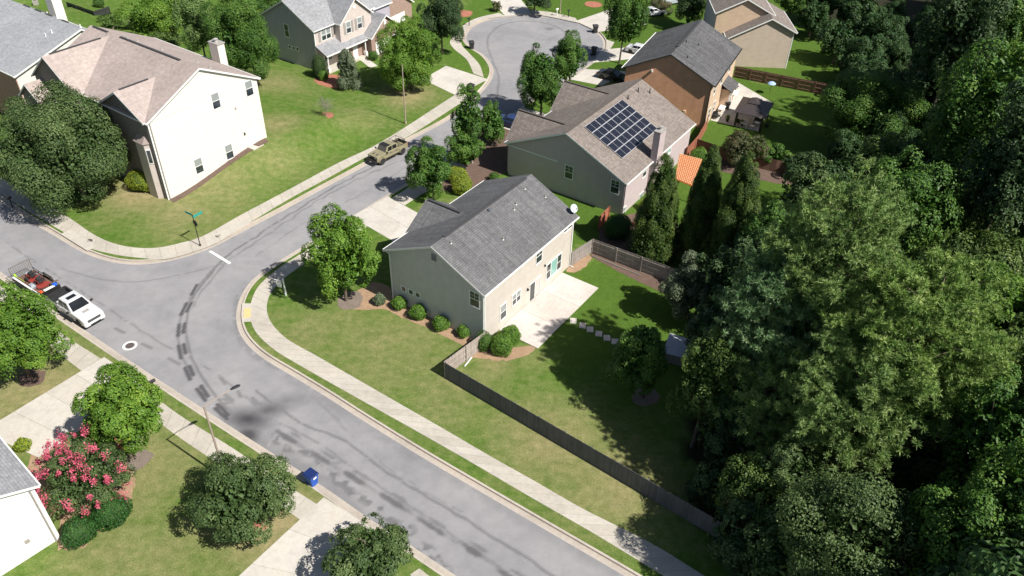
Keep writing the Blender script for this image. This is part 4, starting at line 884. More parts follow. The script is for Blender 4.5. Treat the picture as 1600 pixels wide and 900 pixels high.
Fh.body(8.9, 15.6, -2.6, 4, -.1, 3.3, 5.8, 'y', 'brick', 'garage_wall'); Fh.gable(8.9, 15.6, -2.6, 3, 3.3, 5.8, 'y', 'roof_slate', ends=(1, 0), eo=.25, name='garage_roof')
Fh.body(11.5, 17, 0.5, 8, -.1, 6.0, 8.2, 'x', 'sid_blue', 'side_wing_wall'); Fh.gable(11.5, 17, .5, 8, 6.0, 8.2, 'x', 'roof_slate', name='side_wing_roof')
def gdoor(h, wall, c, u, w=4.8, hh=2.15, name='garage_door'):
    mb = MB(); (mb.bb(u - w / 2, u + w / 2, c - .03, c + .02, .05, hh) if wall == 'y' else mb.bb(c - .03, c + .02, u - w / 2, u + w / 2, .05, hh))
    for i in range(4):
        for j in range(8):
            uu = u - w / 2 + w * (j + .5) / 8; z = .1 + (hh - .1) * (i + .5) / 4
            mb.box((uu, c - .035, z) if wall == 'y' else (c - .035, uu, z), (w / 8 - .08, .02, hh / 4 - .08) if wall == 'y' else (.02, w / 8 - .08, hh / 4 - .08))
    mb.build(name, MAT['white'], h.e)
gdoor(Fh, 'y', -2.6, 12.2)
Fh.part('porch_roof', 'roof_slate', lambda m: m.add([(-.1, -2.1, 2.95), (9.0, -2.1, 2.95), (9.0, -.0, 4.0), (-.1, .0, 4.0), (-.1, -2.1, 2.8), (9.0, -2.1, 2.8), (9.0, 0, 3.85), (-.1, 0, 3.85)], [(0, 1, 2, 3), (7, 6, 5, 4), (0, 4, 5, 1), (1, 5, 6, 2), (3, 7, 4, 0)], [[(0, 0), (9, 0), (9, 2.4), (0, 2.4)]] + [[(0, 0)] * 4] * 4))
Fh.part('porch_fascia', 'white', lambda m: (m.bb(-.12, 9.0, -2.2, -2.1, 2.78, 2.95),))
Fh.part('porch_floor', 'concrete', lambda m: m.bb(.2, 8.9, -1.95, -.01, 0, .35))
for x in (.35, 4.6, 8.4): Fh.part('porch_column', 'white', lambda m: (m.tube((x, -1.8, .3), (x, -1.8, 2.82), .12, .1, 10), m.bb(x - .2, x + .2, -2.0, -1.6, .35, 1.0)))
Fh.part('porch_brick', 'brick', lambda m: m.bb(4.2, 8.8, -1.13, -1.1, .35, 3.0))
Fh.win_px('x', -.02, (448, 47.6), .8, 1.8, style='sash')
for px in ((453, 73), (459, 75), (465, 76.5)): Fh.win_px('x', -.02, px, .42, .42, style='none', frame=.09)
Fh.window('y', 0, 2.3, 5.1, 1.8, 1.5, style='double', blind=.6)
for x in (.95, 3.65): Fh.part('shutter', 'shutter', lambda m: m.bb(x - .2, x + .2, -.06, 0, 4.3, 5.95))
for x in (5.9, 8.3): Fh.window('y', -1.1, x, 5.3, .9, 1.6, style='sash', blind=.6)
for x in (5.1, 6.72, 7.5, 9.1): Fh.part('shutter', 'shutter', lambda m: m.bb(x - .2, x + .2, -1.16, -1.1, 4.45, 6.15))
Fh.window('y', 0, 2.2, 1.9, 1.5, 1.5, style='double', glass='glass'); Fh.part('gable_louvre', 'white', lambda m: m.lathe([(.28, 0), (.28, .05)], (7.5, -1.16, 7.9), 8, 'Y'))
Fh.part('gable_louvre', 'white', lambda m: m.bb(12.0, 12.5, -2.66, -2.6, 4.3, 5.0)); Fh.part('front_door', 'white', lambda m: m.bb(6.3, 7.3, -1.18, -1.1, .36, 2.5))
Fh.corner_boards([(-.02, 0)], -.1, 6.2)
# ---- houses cut off by the top edge and the lower left corner
c = P(655, 34); c = c[:2]
Hh = House('house', [c[0] - 1, c[1] + 1.0, 150, 9, 12, .1, 3.6, 2.6], 'brick house with white garage door at the top edge behind the dark tree')
Hh.body(-9, -.5, 0, 9, -.1, 3.4, 6.2, 'y', 'brick'); Hh.gable(-9, -.5, 0, 9, 3.4, 6.2, 'y', 'roof_brown', ends=(1, 1)); gdoor(Hh, 'y', 0, -4.9); Hh.body(-14, 3, 4, 14, -.1, 6, 9, 'x', 'sid_pale', 'main_wall'); Hh.gable(-14, 3, 4, 14, 6, 9, 'x', 'roof_brown', name='main_roof'); Hh.window('y', 0, -.1 + .9, 2, .8, 1.4) if False else None
c = P(118, 34)
Kh = House('house', [-85.5, 145.0, 236, 12, 18, .1, 6, 3], 'pale walled house cut off by the top edge above the far left lawn')
Kh.body(0, 16, 0, 12, -.1, 6, 9, 'x', 'sid_white'); Kh.gable(0, 16, 0, 12, 6, 9, 'x', 'roof_pale'); Kh.window('x', 0, 4, 2.0, 1, 1.5, blind=.5); Kh.window('x', 0, 8, 2.0, 1, 1.5, blind=.5)
Lh = House('house', [-30.5, 32.2, 230, 12, 14, .1, 5.9, 2.7], 'white walled house with grey shingle roof cut off by the lower left corner')
Lh.body(0, 14, 0, 12, -.1, 5.9, 8.6, 'x', 'sid_white'); Lh.gable(0, 14, 0, 12, 5.9, 8.6, 'x', 'roof_slate', eo=.3, o=.3)
Lh.part('drainpipe', 'shutter', lambda m: (m.tube((-.08, .3, .1), (-.08, .3, 5.6), .05),))
Lh.part('wall_vent', 'shutter', lambda m: m.bb(-.08, 0, 1.6, 1.9, 1.5, 1.8))
MAT['gutter'] = MAT['white']
# ------------------------------------------------------------------ foliage
LEAF = dict(
    maple=m_leaf('maple_leaves', (.045, .11, .012), (.115, .225, .026), (.24, .36, .045), (.42, .40, .05)),
    green=m_leaf('broad_leaves', (.026, .075, .012), (.07, .155, .024), (.16, .265, .045), (.25, .32, .07)),
    oak=m_leaf('oak_leaves', (.03, .062, .018), (.078, .13, .04), (.175, .235, .085), (.24, .28, .12)),
    dark=m_leaf('dark_leaves', (.022, .05, .018), (.045, .088, .028), (.085, .135, .045), (.12, .17, .06)),
    pine=m_leaf('pine_needles', (.05, .11, .032), (.19, .30, .09), (.44, .56, .22), (.5, .56, .26), trans=.3),
    pinelight=m_leaf('yellow_green_needles', (.055, .115, .026), (.20, .32, .08), (.46, .58, .20), (.5, .57, .24), trans=.3),
    pineblue=m_leaf('blue_green_needles', (.04, .10, .04), (.16, .28, .12), (.42, .55, .30), (.46, .56, .34), trans=.3),
    olive=m_leaf('olive_leaves', (.04, .08, .018), (.09, .15, .032), (.17, .23, .055), (.30, .30, .07)),
    cedar=m_leaf('cedar_sprays', (.02, .05, .012), (.06, .11, .02), (.17, .22, .04), (.2, .23, .05), trans=.2),
    box=m_leaf('boxwood_leaves', (.055, .13, .018), (.12, .24, .03), (.21, .36, .05), (.22, .33, .07), trans=.2),
    lime=m_leaf('lime_leaves', (.12, .18, .02), (.25, .32, .03), (.40, .45, .05), (.5, .5, .08), trans=.25),
    ivy=m_leaf('deep_green_leaves', (.015, .055, .012), (.03, .10, .018), (.06, .16, .03), (.09, .2, .05)),
    red=m_leaf('reddish_leaves', (.05, .08, .03), (.11, .12, .05), (.22, .13, .08), (.35, .12, .1)),
    pink=m_leaf('pink_blossom', (.42, .05, .11), (.66, .12, .20), (.80, .22, .31), (.86, .36, .44), trans=.3),
    grey=m_leaf('grey_green_leaves', (.08, .11, .06), (.15, .19, .11), (.25, .3, .19), (.3, .34, .24)),
    wood=m_leaf('woodland_leaves', (.018, .048, .014), (.042, .095, .026), (.09, .16, .044), (.13, .2, .06)))
def leafquads(Pn, Nn, size, r, asp=.62, fold=.25, big=0):
    n = len(Pn); u = r.normal(size=(n, 3)); u -= (u * Nn).sum(1)[:, None] * Nn; u /= np.linalg.norm(u, axis=1)[:, None] + 1e-9; w = np.cross(Nn, u)
    s = size * r.uniform(.65, 1.3, n)[:, None]
    if big: s[-big:] *= 2.4
    V = np.stack([Pn - u * s * .5, Pn + w * s * asp * .5 + Nn * s * fold * .4, Pn + u * s * .5, Pn - w * s * asp * .5 + Nn * s * fold * .4], 1).reshape(-1, 3)
    F = np.arange(n * 4).reshape(n, 4); return V, F
def unit(a): return a / (np.linalg.norm(a, axis=1)[:, None] + 1e-9)
def crown_cloud(rx, rz, r, nleaf, lobes=26, shape='round', lr=.34, tuft=.3, up=.45, topbias=0., core=.16):
    """leaf positions, normals and colour value for a lumpy crown"""
    d = unit(r.normal(size=(lobes * 3, 3))); d = d[d[:, 2] > -.75][:lobes]
    k = r.uniform(.55, .86, len(d)); C = d * k[:, None]; R = lr * r.uniform(.7, 1.25, len(d))
    if shape == 'cone':
        t = r.uniform(0, 1, len(d)) ** .8; a = r.uniform(0, 2 * np.pi, len(d)); rad = (1 - t) ** .5 * .66; C = np.stack([np.cos(a) * rad, np.sin(a) * rad, -1 + 1.9 * t], 1); R = lr * (1.25 - .62 * t) * r.uniform(.8, 1.2, len(d))
    if shape == 'column':
        t = r.uniform(-.9, .85, len(d)); a = r.uniform(0, 2 * np.pi, len(d)); rad = .62 * np.sqrt(1 - (t * .9) ** 2); C = np.stack([np.cos(a) * rad, np.sin(a) * rad, t], 1)
    w = R ** 2; w /= w.sum(); cnt = (w * nleaf * (1 - core)).astype(int); Ps, Ns, Vs = [], [], []; global CORE_N
    for c, rr, n in zip(C, R, cnt):
        m = max(4, int(n / 28)); td = unit(r.normal(size=(m, 3)) + np.array([0, 0, .35]) + .8 * c / (np.linalg.norm(c) + .1)); tv = r.uniform(-.12, .12, m)
        j = r.integers(0, m, n); q = td[j] + r.normal(size=(n, 3)) * tuft; qn = unit(q); rad = rr * (.82 + .26 * r.random(n) ** 1.5) * (1 + .5 * tv[j])
        Ps.append(c + qn * rad[:, None]); Ns.append(qn); Vs.append(.46 + r.uniform(-.13, .13) + tv[j] + r.normal(size=n) * .13)
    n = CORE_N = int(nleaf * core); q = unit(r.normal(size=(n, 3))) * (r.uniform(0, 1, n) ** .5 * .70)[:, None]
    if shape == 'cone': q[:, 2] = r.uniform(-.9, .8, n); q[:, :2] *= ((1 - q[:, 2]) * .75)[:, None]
    Ps.append(q); Ns.append(unit(r.normal(size=(n, 3)))); Vs.append(r.uniform(.2, .5, n))  # core leaves coloured darker, standing for shade inside the crown
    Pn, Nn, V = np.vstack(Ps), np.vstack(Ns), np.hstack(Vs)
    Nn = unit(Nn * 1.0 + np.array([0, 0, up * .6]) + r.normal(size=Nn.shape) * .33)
    return Pn * np.array([rx, rx, rz]), Nn, V, C * np.array([rx, rx, rz])
def limbs(mb, base, C, top, r0, n=7, seed=0, zc=0):
    """trunk from base to the middle of the crown, with limbs towards lobes"""
    r = np.random.default_rng(seed); b = np.array(base); t = np.array(top); mid = b + (t - b) * .55 + np.array([r.normal() * .1, r.normal() * .1, 0])
    mb.path([b - [0, 0, .15], b + (mid - b) * .15, mid, t], r0, r0 * .35, 8)
    idx = r.permutation(len(C))[:n]
    for i in idx:
        s = r.uniform(.35, .85); p = b + (t - b) * s; e = C[i] * .9 + [0, 0, zc] if False else C[i]
        m = (p + e) / 2 + r.normal(size=3) * .15 + [0, 0, .2]; mb.path([p, m, e], r0 * .38, r0 * .08, 5)
def make_tree(base, cen, rx, rz, leaf, label, nleaf, size, group=None, shape='round', name='tree', cat='tree', trunk_r=.18, bark='bark', seed=0, lobes=26, lr=.34, stems=1, crown='crown', tuft=.26, up=.45, core=.16, nl=7, blossom=0):
    r = np.random.default_rng(seed); base = np.array(base, float); cen = np.array(cen, float)
    e = empty(name, base, 0, label, cat, group); off = cen - base
    Pn, Nn, V, C = crown_cloud(rx, rz, r, nleaf, lobes, shape, lr, tuft, up, core=core)
    q, F = leafquads(Pn + off, Nn, size, r, big=CORE_N)
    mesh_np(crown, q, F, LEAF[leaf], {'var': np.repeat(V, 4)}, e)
    mb = MB()
    for s in range(stems):
        t = off + np.array([0, 0, rz * .25]) + (r.normal(size=3) * [rx * .4, rx * .4, 0] if stems > 1 else 0); limbs(mb, (r.normal() * .15 * (stems > 1), r.normal() * .15 * (stems > 1), 0), C + off, t, trunk_r, nl, seed + s)
    mb.build('trunk', MAT[bark], e, smooth=True)
    if blossom:
        k = C[C[:, 2] > -.3 * rz]; cl = []; d = unit(r.normal(size=(blossom, 3)) + [0, -.1, .5]); cl = d * np.array([rx, rx, rz]) * r.uniform(.92, 1.12, blossom)[:, None]
        m = 70; pts = np.repeat(cl, m, 0) + r.normal(size=(blossom * m, 3)) * [.14, .14, .2] * np.repeat(r.uniform(.5, 1.25, blossom), m)[:, None]; nn = unit(r.normal(size=pts.shape) + [0, 0, .5]); v = r.uniform(.1, .95, len(pts))
        q, F = leafquads(pts + off, nn, .11, r, .9); mesh_np('blossom', q, F, LEAF['pink'], {'var': np.repeat(v, 4)}, e)
    return e
def fit_crown(base, bbox, zc=None):
    """base point and the crown's outline in the photo -> centre, radii in metres"""
    cx, cy = (bbox[0] + bbox[2]) / 2, (bbox[1] + bbox[3]) / 2
    if zc is None:
        hs = np.linspace(.3, 25, 500); B = G(*base); best = min(hs, key=lambda h: (proj(B + [0, 0, h])[1] - cy) ** 2); zc = B[2] + best
    c = P(cx, cy, zc); sc = FPX / proj(c)[2]; d = c - [0, 0, CH]; el = math.asin(-d[2] / np.linalg.norm(d))
    rx = (bbox[2] - bbox[0]) / 2 / sc; v = (bbox[3] - bbox[1]) / 2 / sc
    rz2 = (v * v - (rx * math.sin(el)) ** 2) / math.cos(el) ** 2; rz = math.sqrt(max(rz2, (.45 * rx) ** 2))
    return c, rx, rz
def tree(base, bbox, leaf, label, dens=1., size=.22, zc=None, basez=True, **k):
    size = size * .86; c, rx, rz = fit_crown(base, bbox, zc); B = G(*base) if basez else np.array([c[0], c[1], LZ])
    rz = min(rz, max(.3, c[2] - B[2] + .1)) if not k.pop('loose', False) else rz
    area = 4 * math.pi * (rx * rx * rz) ** .667; n = int(area / (size * size * .35) * 1.45 * dens)
    return make_tree(B, c, rx * .98, rz * .99, leaf, label, min(n, 80000), size, **k)
tree((135, 312), (-14, 138, 204, 326), 'oak', 'broad dark green oak covering the brick front of the cream house', dens=1.15, size=.25, seed=1, lobes=46, lr=.26, trunk_r=.3)
tree((541, 470), (478, 325, 592, 468), 'maple', 'bright yellow green maple in front of the grey side wall of the patio house', dens=1.1, size=.25, seed=2, lobes=38, lr=.26)
tree((677, 309), (634, 220, 708, 309), 'green', 'street maple between the round lime shrubs and the road by the jeep', seed=3, lobes=28, lr=.3)
tree((738, 255), (703, 136, 758, 240), 'green', 'thin crowned maple with pale exposed limbs by the side street', seed=4, lobes=22, lr=.26, bark='barkpale', dens=.8, trunk_r=.15)
tree((768, 228), (745, 148, 794, 238), 'green', 'darker maple right beside the thin crowned one at the side street', seed=5, lobes=22, lr=.3)
tree((728, 265), (692, 206, 758, 266), 'green', 'low wide leafy tree below the two maples at the side street', seed=6, lobes=20, lr=.33)
tree((845, 182), (808, 68, 886, 178), 'green', 'left of the two joined maples in front of the solar panel house', seed=7, lobes=30, lr=.3)
tree((893, 140), (858, 48, 916, 138), 'green', 'taller right one of the two joined maples in front of the solar panel house', seed=8, lobes=26, lr=.3)
tree((967.5, 99), (943, -30, 1017, 82), 'green', 'tall maple on the small lawn beside the brown house roof', seed=9, lobes=34, lr=.28)
tree((643, 139), (587, 20, 690, 150), 'maple', 'full round tree shading the lawn of the porch house', seed=10, lobes=36, lr=.26, dens=1.1)
LEAF_ = tree((691, 84), (648, -12, 730, 72), 'dark', 'dark purplish green tree behind the full round one at the cul de sac', seed=11, lobes=26, lr=.3)
tree((544, 136), (519, 76, 566, 140), 'grey', 'pointed juniper standing in front of the porch', seed=12, lobes=24, lr=.3, shape='cone', size=.16, cat='shrub', name='juniper', trunk_r=.08, dens=1.4)
tree((405, 132), (320, -12, 430, 128), 'green', 'bright layered tree right of the cream house chimney', seed=13, lobes=34, lr=.28)
tree((325, 110), (276, -20, 342, 90), 'pine', 'dark pine just left of the cream house chimney', seed=14, lobes=26, lr=.3, size=.2)
tree((250, 75), (190, -15, 290, 72), 'maple', 'leafy tree behind the tan roof next to the dark pine', seed=15, lobes=26, lr=.3, zc=6)
tree((175, 50), (150, 12, 215, 52), 'olive', 'small yellowish tree behind the left end of the tan roof', seed=16, lobes=16, lr=.34, zc=2.5)
tree((270, 90), (225, 30, 290, 78), 'olive', 'yellow green tree showing over the ridge of the tan roof', seed=17, lobes=16, lr=.34, zc=4)
tree((400, 15), (375, -25, 440, 22), 'green', 'tree cut off by the top edge above the porch house', seed=18, lobes=18, lr=.34, zc=4)
tree((205, 715), (122, 568, 262, 716), 'maple', 'bright green maple between the driveway and the pink crape myrtle', dens=1.15, size=.2, seed=19, lobes=44, lr=.24)
tree((45, 588), (-40, 440, 102, 592), 'maple', 'yellow green tree at the left edge below the trailer', dens=.9, size=.2, seed=20, lobes=40, lr=.25)
tree((385, 820), (298, 702, 458, 846), 'oak', 'dark green tree on the near lawn by the blue bin', dens=1.15, size=.2, seed=21, lobes=40, lr=.27)
tree((585, 925), (506, 815, 650, 925), 'oak', 'dark green tree cut off by the bottom edge beside the driveway', dens=1.15, size=.2, seed=22, lobes=34, lr=.28, zc=3.2)
tree((128, 775), (60, 672, 204, 800), 'oak', 'crape myrtle full of pink blossom beside the white walled house', dens=.6, size=.14, seed=23, lobes=34, lr=.24, stems=4, name='crape_myrtle', trunk_r=.09, bark='barkpale', blossom=68, zc=3.2)
tree((1005, 620), (952, 487, 1050, 622), 'green', 'small shaded tree in the ringed bed of the back lawn', seed=24, lobes=28, lr=.27, size=.2)
for i, (b, bb, lab) in enumerate((((1030, 400), (982, 240, 1078, 404), 'tall arborvitae nearest the round dark shrub'), ((1100, 405), (1056, 230, 1142, 408), 'middle arborvitae of the three beside the orange roofed shelter'), ((1155, 430), (1098, 236, 1208, 432), 'right arborvitae of the three, next to the strip of lawn'))):
    tree(b, bb, 'cedar', lab, seed=30 + i, lobes=90, lr=.20, shape='cone', size=.13, name='arborvitae', group='arborvitae behind the fence', dens=1.25, trunk_r=.15, tuft=.3, up=.6, core=.3)
tree((1075, 498), (1030, 400, 1112, 505), 'grey', 'pale leafed small tree at the back corner of the grey fence', seed=34, lobes=24, lr=.3, size=.18)
tree((1365, 240), (1283, 102, 1432, 236), 'green', 'broad maple standing where the lawn meets the dark woods', seed=35, lobes=40, lr=.26, dens=1.1)
tree((1165, 262), (1128, 203, 1200, 262), 'red', 'reddish tinted bushy tree in front of the gazebo', seed=36, lobes=24, lr=.32, zc=2.4)
tree((1215, 258), (1188, 222, 1235, 262), 'green', 'low leafy tree right of the reddish bush behind the gazebo', seed=37, lobes=14, lr=.35, zc=1.6)
tree((1245, 268), (1215, 235, 1285, 280), 'dark', 'dark spreading shrub by the shaded end of the rear fence', seed=38, lobes=14, lr=.35, zc=1.5)
tree((775, 12), (768, -3, 785, 22), 'red', 'small reddish shrub left of the drive at the far end of the cul de sac', seed=39, lobes=10, lr=.4, zc=1.0, size=.16, cat='shrub', name='shrub')
tree((835, 15), (815, -20, 862, 14), 'dark', 'dark tree at the top edge right of the far driveway', seed=40, lobes=16, lr=.34, zc=3)
tree((1030, 20), (1012, -5, 1050, 22), 'red', 'maroon shrub at the top beside the parked van', seed=41, lobes=12, lr=.4, zc=1.4, size=.16, cat='shrub', name='shrub')
tree((1085, 40), (1052, -40, 1110, 38), 'dark', 'dark tall tree behind the brown house roof', seed=42, lobes=24, lr=.3, zc=5)
tree((1235, 20), (1212, -20, 1260, 24), 'green', 'leafy tree beside the sand coloured house roof at the top', seed=43, lobes=16, lr=.34, zc=5)
# bare little ornamental tree
def bare():
    c = G(510, 181); e = empty('young_tree', c, 0, 'thin pale young tree alone in a ringed bed on the lawn', 'tree'); mb = MB(); r = np.random.default_rng(5)
    mb.path([(0, 0, 0), (.05, 0, 1.0), (0, .05, 1.7)], .06, .045, 6)
    tips = []
    for i in range(16):
        a = r.uniform(0, 6.28); el = r.uniform(.2, 1.3); L = r.uniform(.9, 1.6); d = np.array([math.cos(a) * math.cos(el), math.sin(a) * math.cos(el), math.sin(el)]); s = np.array([0, 0, r.uniform(1.0, 1.7)]); m = s + d * L * .6; t = m + (d + [0, 0, -.5]) * L * .5
        mb.path([s, m, t], .022, .008, 4)
        for k in range(5): q = s + (m - s) * r.uniform(.3, 1); w = unit(r.normal(size=(1, 3)))[0] * .6; mb.path([q, q + w], .01, .005, 3); tips.append(q + w)
        tips.append(t)
    mb.build('trunk', MAT['barkpale'], e)
    pt = np.repeat(np.array(tips), 12, 0) + r.normal(size=(len(tips) * 12, 3)) * .14; q, F = leafquads(pt, unit(r.normal(size=pt.shape)), .09, r); mesh_np('crown', q, F, LEAF['grey'], {'var': r.uniform(.3, 1, len(q))}, e)
bare()
# clipped shrubs
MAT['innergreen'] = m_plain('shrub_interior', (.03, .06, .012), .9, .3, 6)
def shrub(px, py, rpx, leaf, label, squash=.93, group=None, name='shrub', size=.1, h=None, seed=0):
    c0 = P(px, py, .8); sc = FPX / proj(c0)[2]; r_ = rpx / sc; zc = LZ + r_ * squash * .92; c = P(px, py, zc)
    c[2] = LZ + float(terr(c[0], c[1])) ; rr = np.random.default_rng(seed + int(px)); e = empty(name, c, 0, label, 'shrub', group)
    n = int(4 * math.pi * r_ * r_ / (size * size * .33) * 1.1); n = min(n, 9000); d = unit(rr.normal(size=(n, 3))); d = d[d[:, 2] > -.85]
    lump = 1 + .07 * np.sin(d[:, 0] * 5 + px) + .07 * np.sin(d[:, 1] * 6 + py) + .04 * np.sin(d[:, 2] * 9)
    p = d * (r_ * lump * rr.uniform(.88, 1.04, len(d)))[:, None] * [1, 1, squash] + [0, 0, r_ * squash * .92]; nn = unit(d + rr.normal(size=d.shape) * .55 + [0, 0, .2])
    q, F = leafquads(p, nn, size, rr, .7); v = .48 + .12 * np.sin(d[:, 0] * 7) * np.sin(d[:, 1] * 8) + rr.normal(size=len(d)) * .16
    mesh_np('foliage', q, F, LEAF[leaf], {'var': np.repeat(v, 4)}, e)
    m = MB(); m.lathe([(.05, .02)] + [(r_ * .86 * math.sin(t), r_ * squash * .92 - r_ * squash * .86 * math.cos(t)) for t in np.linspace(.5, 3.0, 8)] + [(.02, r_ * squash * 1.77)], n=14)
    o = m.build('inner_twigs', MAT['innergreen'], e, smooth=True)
    return e
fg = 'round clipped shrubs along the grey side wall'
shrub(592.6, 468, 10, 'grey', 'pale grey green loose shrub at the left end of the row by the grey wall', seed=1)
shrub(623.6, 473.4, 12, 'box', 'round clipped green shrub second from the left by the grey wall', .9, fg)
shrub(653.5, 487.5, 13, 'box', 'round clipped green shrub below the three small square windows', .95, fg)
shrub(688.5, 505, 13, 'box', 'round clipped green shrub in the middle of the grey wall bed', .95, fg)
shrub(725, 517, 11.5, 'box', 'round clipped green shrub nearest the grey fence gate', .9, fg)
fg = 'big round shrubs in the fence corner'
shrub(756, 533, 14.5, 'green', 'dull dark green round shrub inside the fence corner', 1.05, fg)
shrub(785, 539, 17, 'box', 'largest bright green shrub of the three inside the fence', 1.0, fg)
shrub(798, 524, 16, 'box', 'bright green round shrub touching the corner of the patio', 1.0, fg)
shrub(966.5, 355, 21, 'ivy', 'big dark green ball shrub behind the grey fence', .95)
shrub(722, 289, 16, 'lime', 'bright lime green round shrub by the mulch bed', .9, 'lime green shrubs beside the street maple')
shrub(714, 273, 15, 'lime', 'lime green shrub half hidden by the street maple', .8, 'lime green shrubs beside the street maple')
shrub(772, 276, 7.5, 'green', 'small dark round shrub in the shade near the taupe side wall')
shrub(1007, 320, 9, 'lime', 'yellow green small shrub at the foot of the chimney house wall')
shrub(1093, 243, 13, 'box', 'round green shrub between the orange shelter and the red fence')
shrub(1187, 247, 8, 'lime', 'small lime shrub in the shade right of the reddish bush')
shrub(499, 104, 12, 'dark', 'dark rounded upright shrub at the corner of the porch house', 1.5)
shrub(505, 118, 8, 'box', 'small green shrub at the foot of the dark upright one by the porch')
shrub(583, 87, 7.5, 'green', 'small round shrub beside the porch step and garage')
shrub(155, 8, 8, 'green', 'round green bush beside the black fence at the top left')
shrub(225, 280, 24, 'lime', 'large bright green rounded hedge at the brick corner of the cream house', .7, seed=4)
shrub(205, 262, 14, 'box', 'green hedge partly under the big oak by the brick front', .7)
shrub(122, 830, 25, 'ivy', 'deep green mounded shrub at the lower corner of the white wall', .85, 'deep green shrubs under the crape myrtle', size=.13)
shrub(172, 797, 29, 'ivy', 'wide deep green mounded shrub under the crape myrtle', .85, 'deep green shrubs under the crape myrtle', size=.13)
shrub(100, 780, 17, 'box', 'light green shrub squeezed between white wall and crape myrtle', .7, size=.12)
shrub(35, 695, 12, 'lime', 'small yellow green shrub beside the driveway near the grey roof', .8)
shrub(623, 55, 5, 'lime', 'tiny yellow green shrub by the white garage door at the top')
# ------------------------------------------------------------------ fences
def m_wood(name, c, var=.25):
    m, nt, b, nn, ll = newmat(name); f = noise(nt, 6, 4, .7, stretch=(1, 1, .08)); f2 = noise(nt, .8, 4)
    at = N(nt, 'ShaderNodeAttribute', attribute_name='tone')
    k = ramp(nt, f, [(.3, tuple(x * (1 - var) for x in c)), (.7, tuple(x * (1 + var) for x in c))]); k = mixc(nt, .5, k, ramp(nt, f2, [(.3, (.36,) * 3), (.7, (.64,) * 3)]), 'OVERLAY')
    k = mixc(nt, 1.0, k, ramp(nt, at.outputs['Fac'], [(0, (.7,) * 3), (1, (1, 1, 1))]), 'MULTIPLY')
    ll.new(k, b.inputs['Base Color']); b.inputs['Roughness'].default_value = .9; return m
MAT['f_grey'] = m_wood('weathered_grey_wood', (.30, .265, .245)); MAT['f_pale'] = m_wood('pale_weathered_wood', (.36, .31, .275)); MAT['f_dark'] = m_wood('dark_stained_wood', (.135, .13, .135)); MAT['f_brown'] = m_wood('brown_wood', (.20, .11, .08)); MAT['f_red'] = m_wood('red_brown_wood', (.34, .12, .07)); MAT['f_black'] = m_wood('black_wood', (.035, .04, .035))  # long fence's wood darkened for its shaded face, short run's paled for sun
def box_np(cx, cy, cz, dx, dy, dz, c, s):
    o = np.array([(x, y, z) for z in (-.5, .5) for x, y in ((-.5, -.5), (.5, -.5), (.5, .5), (-.5, .5))]) * [dx, dy, dz]
    return np.c_[cx + o[:, 0] * c - o[:, 1] * s, cy + o[:, 0] * s + o[:, 1] * c, cz + o[:, 2]]
BF = np.array([(3, 2, 1, 0), (4, 5, 6, 7), (0, 1, 5, 4), (1, 2, 6, 5), (2, 3, 7, 6), (3, 0, 4, 7)])
def fence(pts, h, mat, label, side=1, bw=.14, seed=0, postgap=2.4, z0=LZ, cat='fence'):
    """pickets on the outer side (+1 = left of travel), rails and posts on the other"""
    r = np.random.default_rng(seed); pts = [np.array(p[:2], float) for p in pts]; e = empty('fence', (*pts[0], z0), 0, label, cat)
    for a, b in zip(pts[:-1], pts[1:]):
        d = b - a; L = np.hypot(*d); d /= L; n = np.array([-d[1], d[0]]) * side; npan = max(1, round(L / postgap)); ang = math.atan2(d[1], d[0]); c, s = math.cos(ang), math.sin(ang)
        for i in range(npan):
            s0, s1 = L * i / npan, L * (i + 1) / npan; V = []; F = []; T_ = []
            k = int((s1 - s0) / bw)
            for j in range(k):
                t = s0 + (j + .5) * (s1 - s0) / k; p = a + d * t - pts[0]; hh = h + r.uniform(-.015, .015)
                F.append(BF + 8 * len(V)); V.append(box_np(p[0] + n[0] * .045 + r.uniform(-.004, .004), p[1] + n[1] * .045, hh / 2, (s1 - s0) / k - .008, .022, hh, c, s)); T_ += [r.uniform(.3, 1)] * 8
            for zz in (.3, h * .5, h - .25):
                p = a + d * (s0 + s1) / 2 - pts[0]; F.append(BF + 8 * len(V)); V.append(box_np(p[0], p[1], zz, s1 - s0 - .1, .05, .09, c, s)); T_ += [.7] * 8
            mesh_np('panel', np.vstack(V), np.vstack(F), MAT[mat], {'tone': T_}, e)
        for i in range(npan + 1):
            p = a + d * L * i / npan - pts[0] - n * .03; V = box_np(p[0], p[1], h * .5, .1, .1, h + .04, c, s); mesh_np('post', V, BF, MAT[mat], {'tone': [.8] * 8}, e)
    return e
cT = T.w((-.1, -.4, 0))[:2]
fence([cT, (-5.5, 49.0)], 1.78, 'f_pale', 'short sunlit beige fence run between the house corner and the long dark fence', side=-1, seed=1)
fence([(-5.42, 48.94), (14.2, 34.35), (24.5, 26.6)], 1.78, 'f_dark', 'long dark grey picket fence between the back lawn and the street lawn', side=-1, seed=8)
fence([T.w((14.7, -.15, 0))[:2], (8.17, 68.0), (15.3, 63.6), (29, 55.2)], 1.75, 'f_grey', 'grey picket fence along the far side of the back lawn behind the round shrub', side=1, seed=2)
fence([P(1146, 122), P(1296, 152), P(1360, 166)], 1.75, 'f_brown', 'dark brown fence with rails between sand coloured house and gazebo lawn', side=1, seed=3)
fence([P(1103, 203), P(1086, 233), P(1071, 250)], 1.7, 'f_red', 'red brown fence between the rust house and the solar panel house', side=1, seed=4)
fence([P(1087, 236), P(1140, 254), P(1210, 270), P(1290, 282)], 1.6, 'f_brown', 'dark brown fence behind the reddish bush', side=-1, seed=5)
fence([P(934, 362), P(950, 345)], 1.75, 'f_red', 'short red fence gate by the taupe wall corner', side=1, seed=6, postgap=1.2)
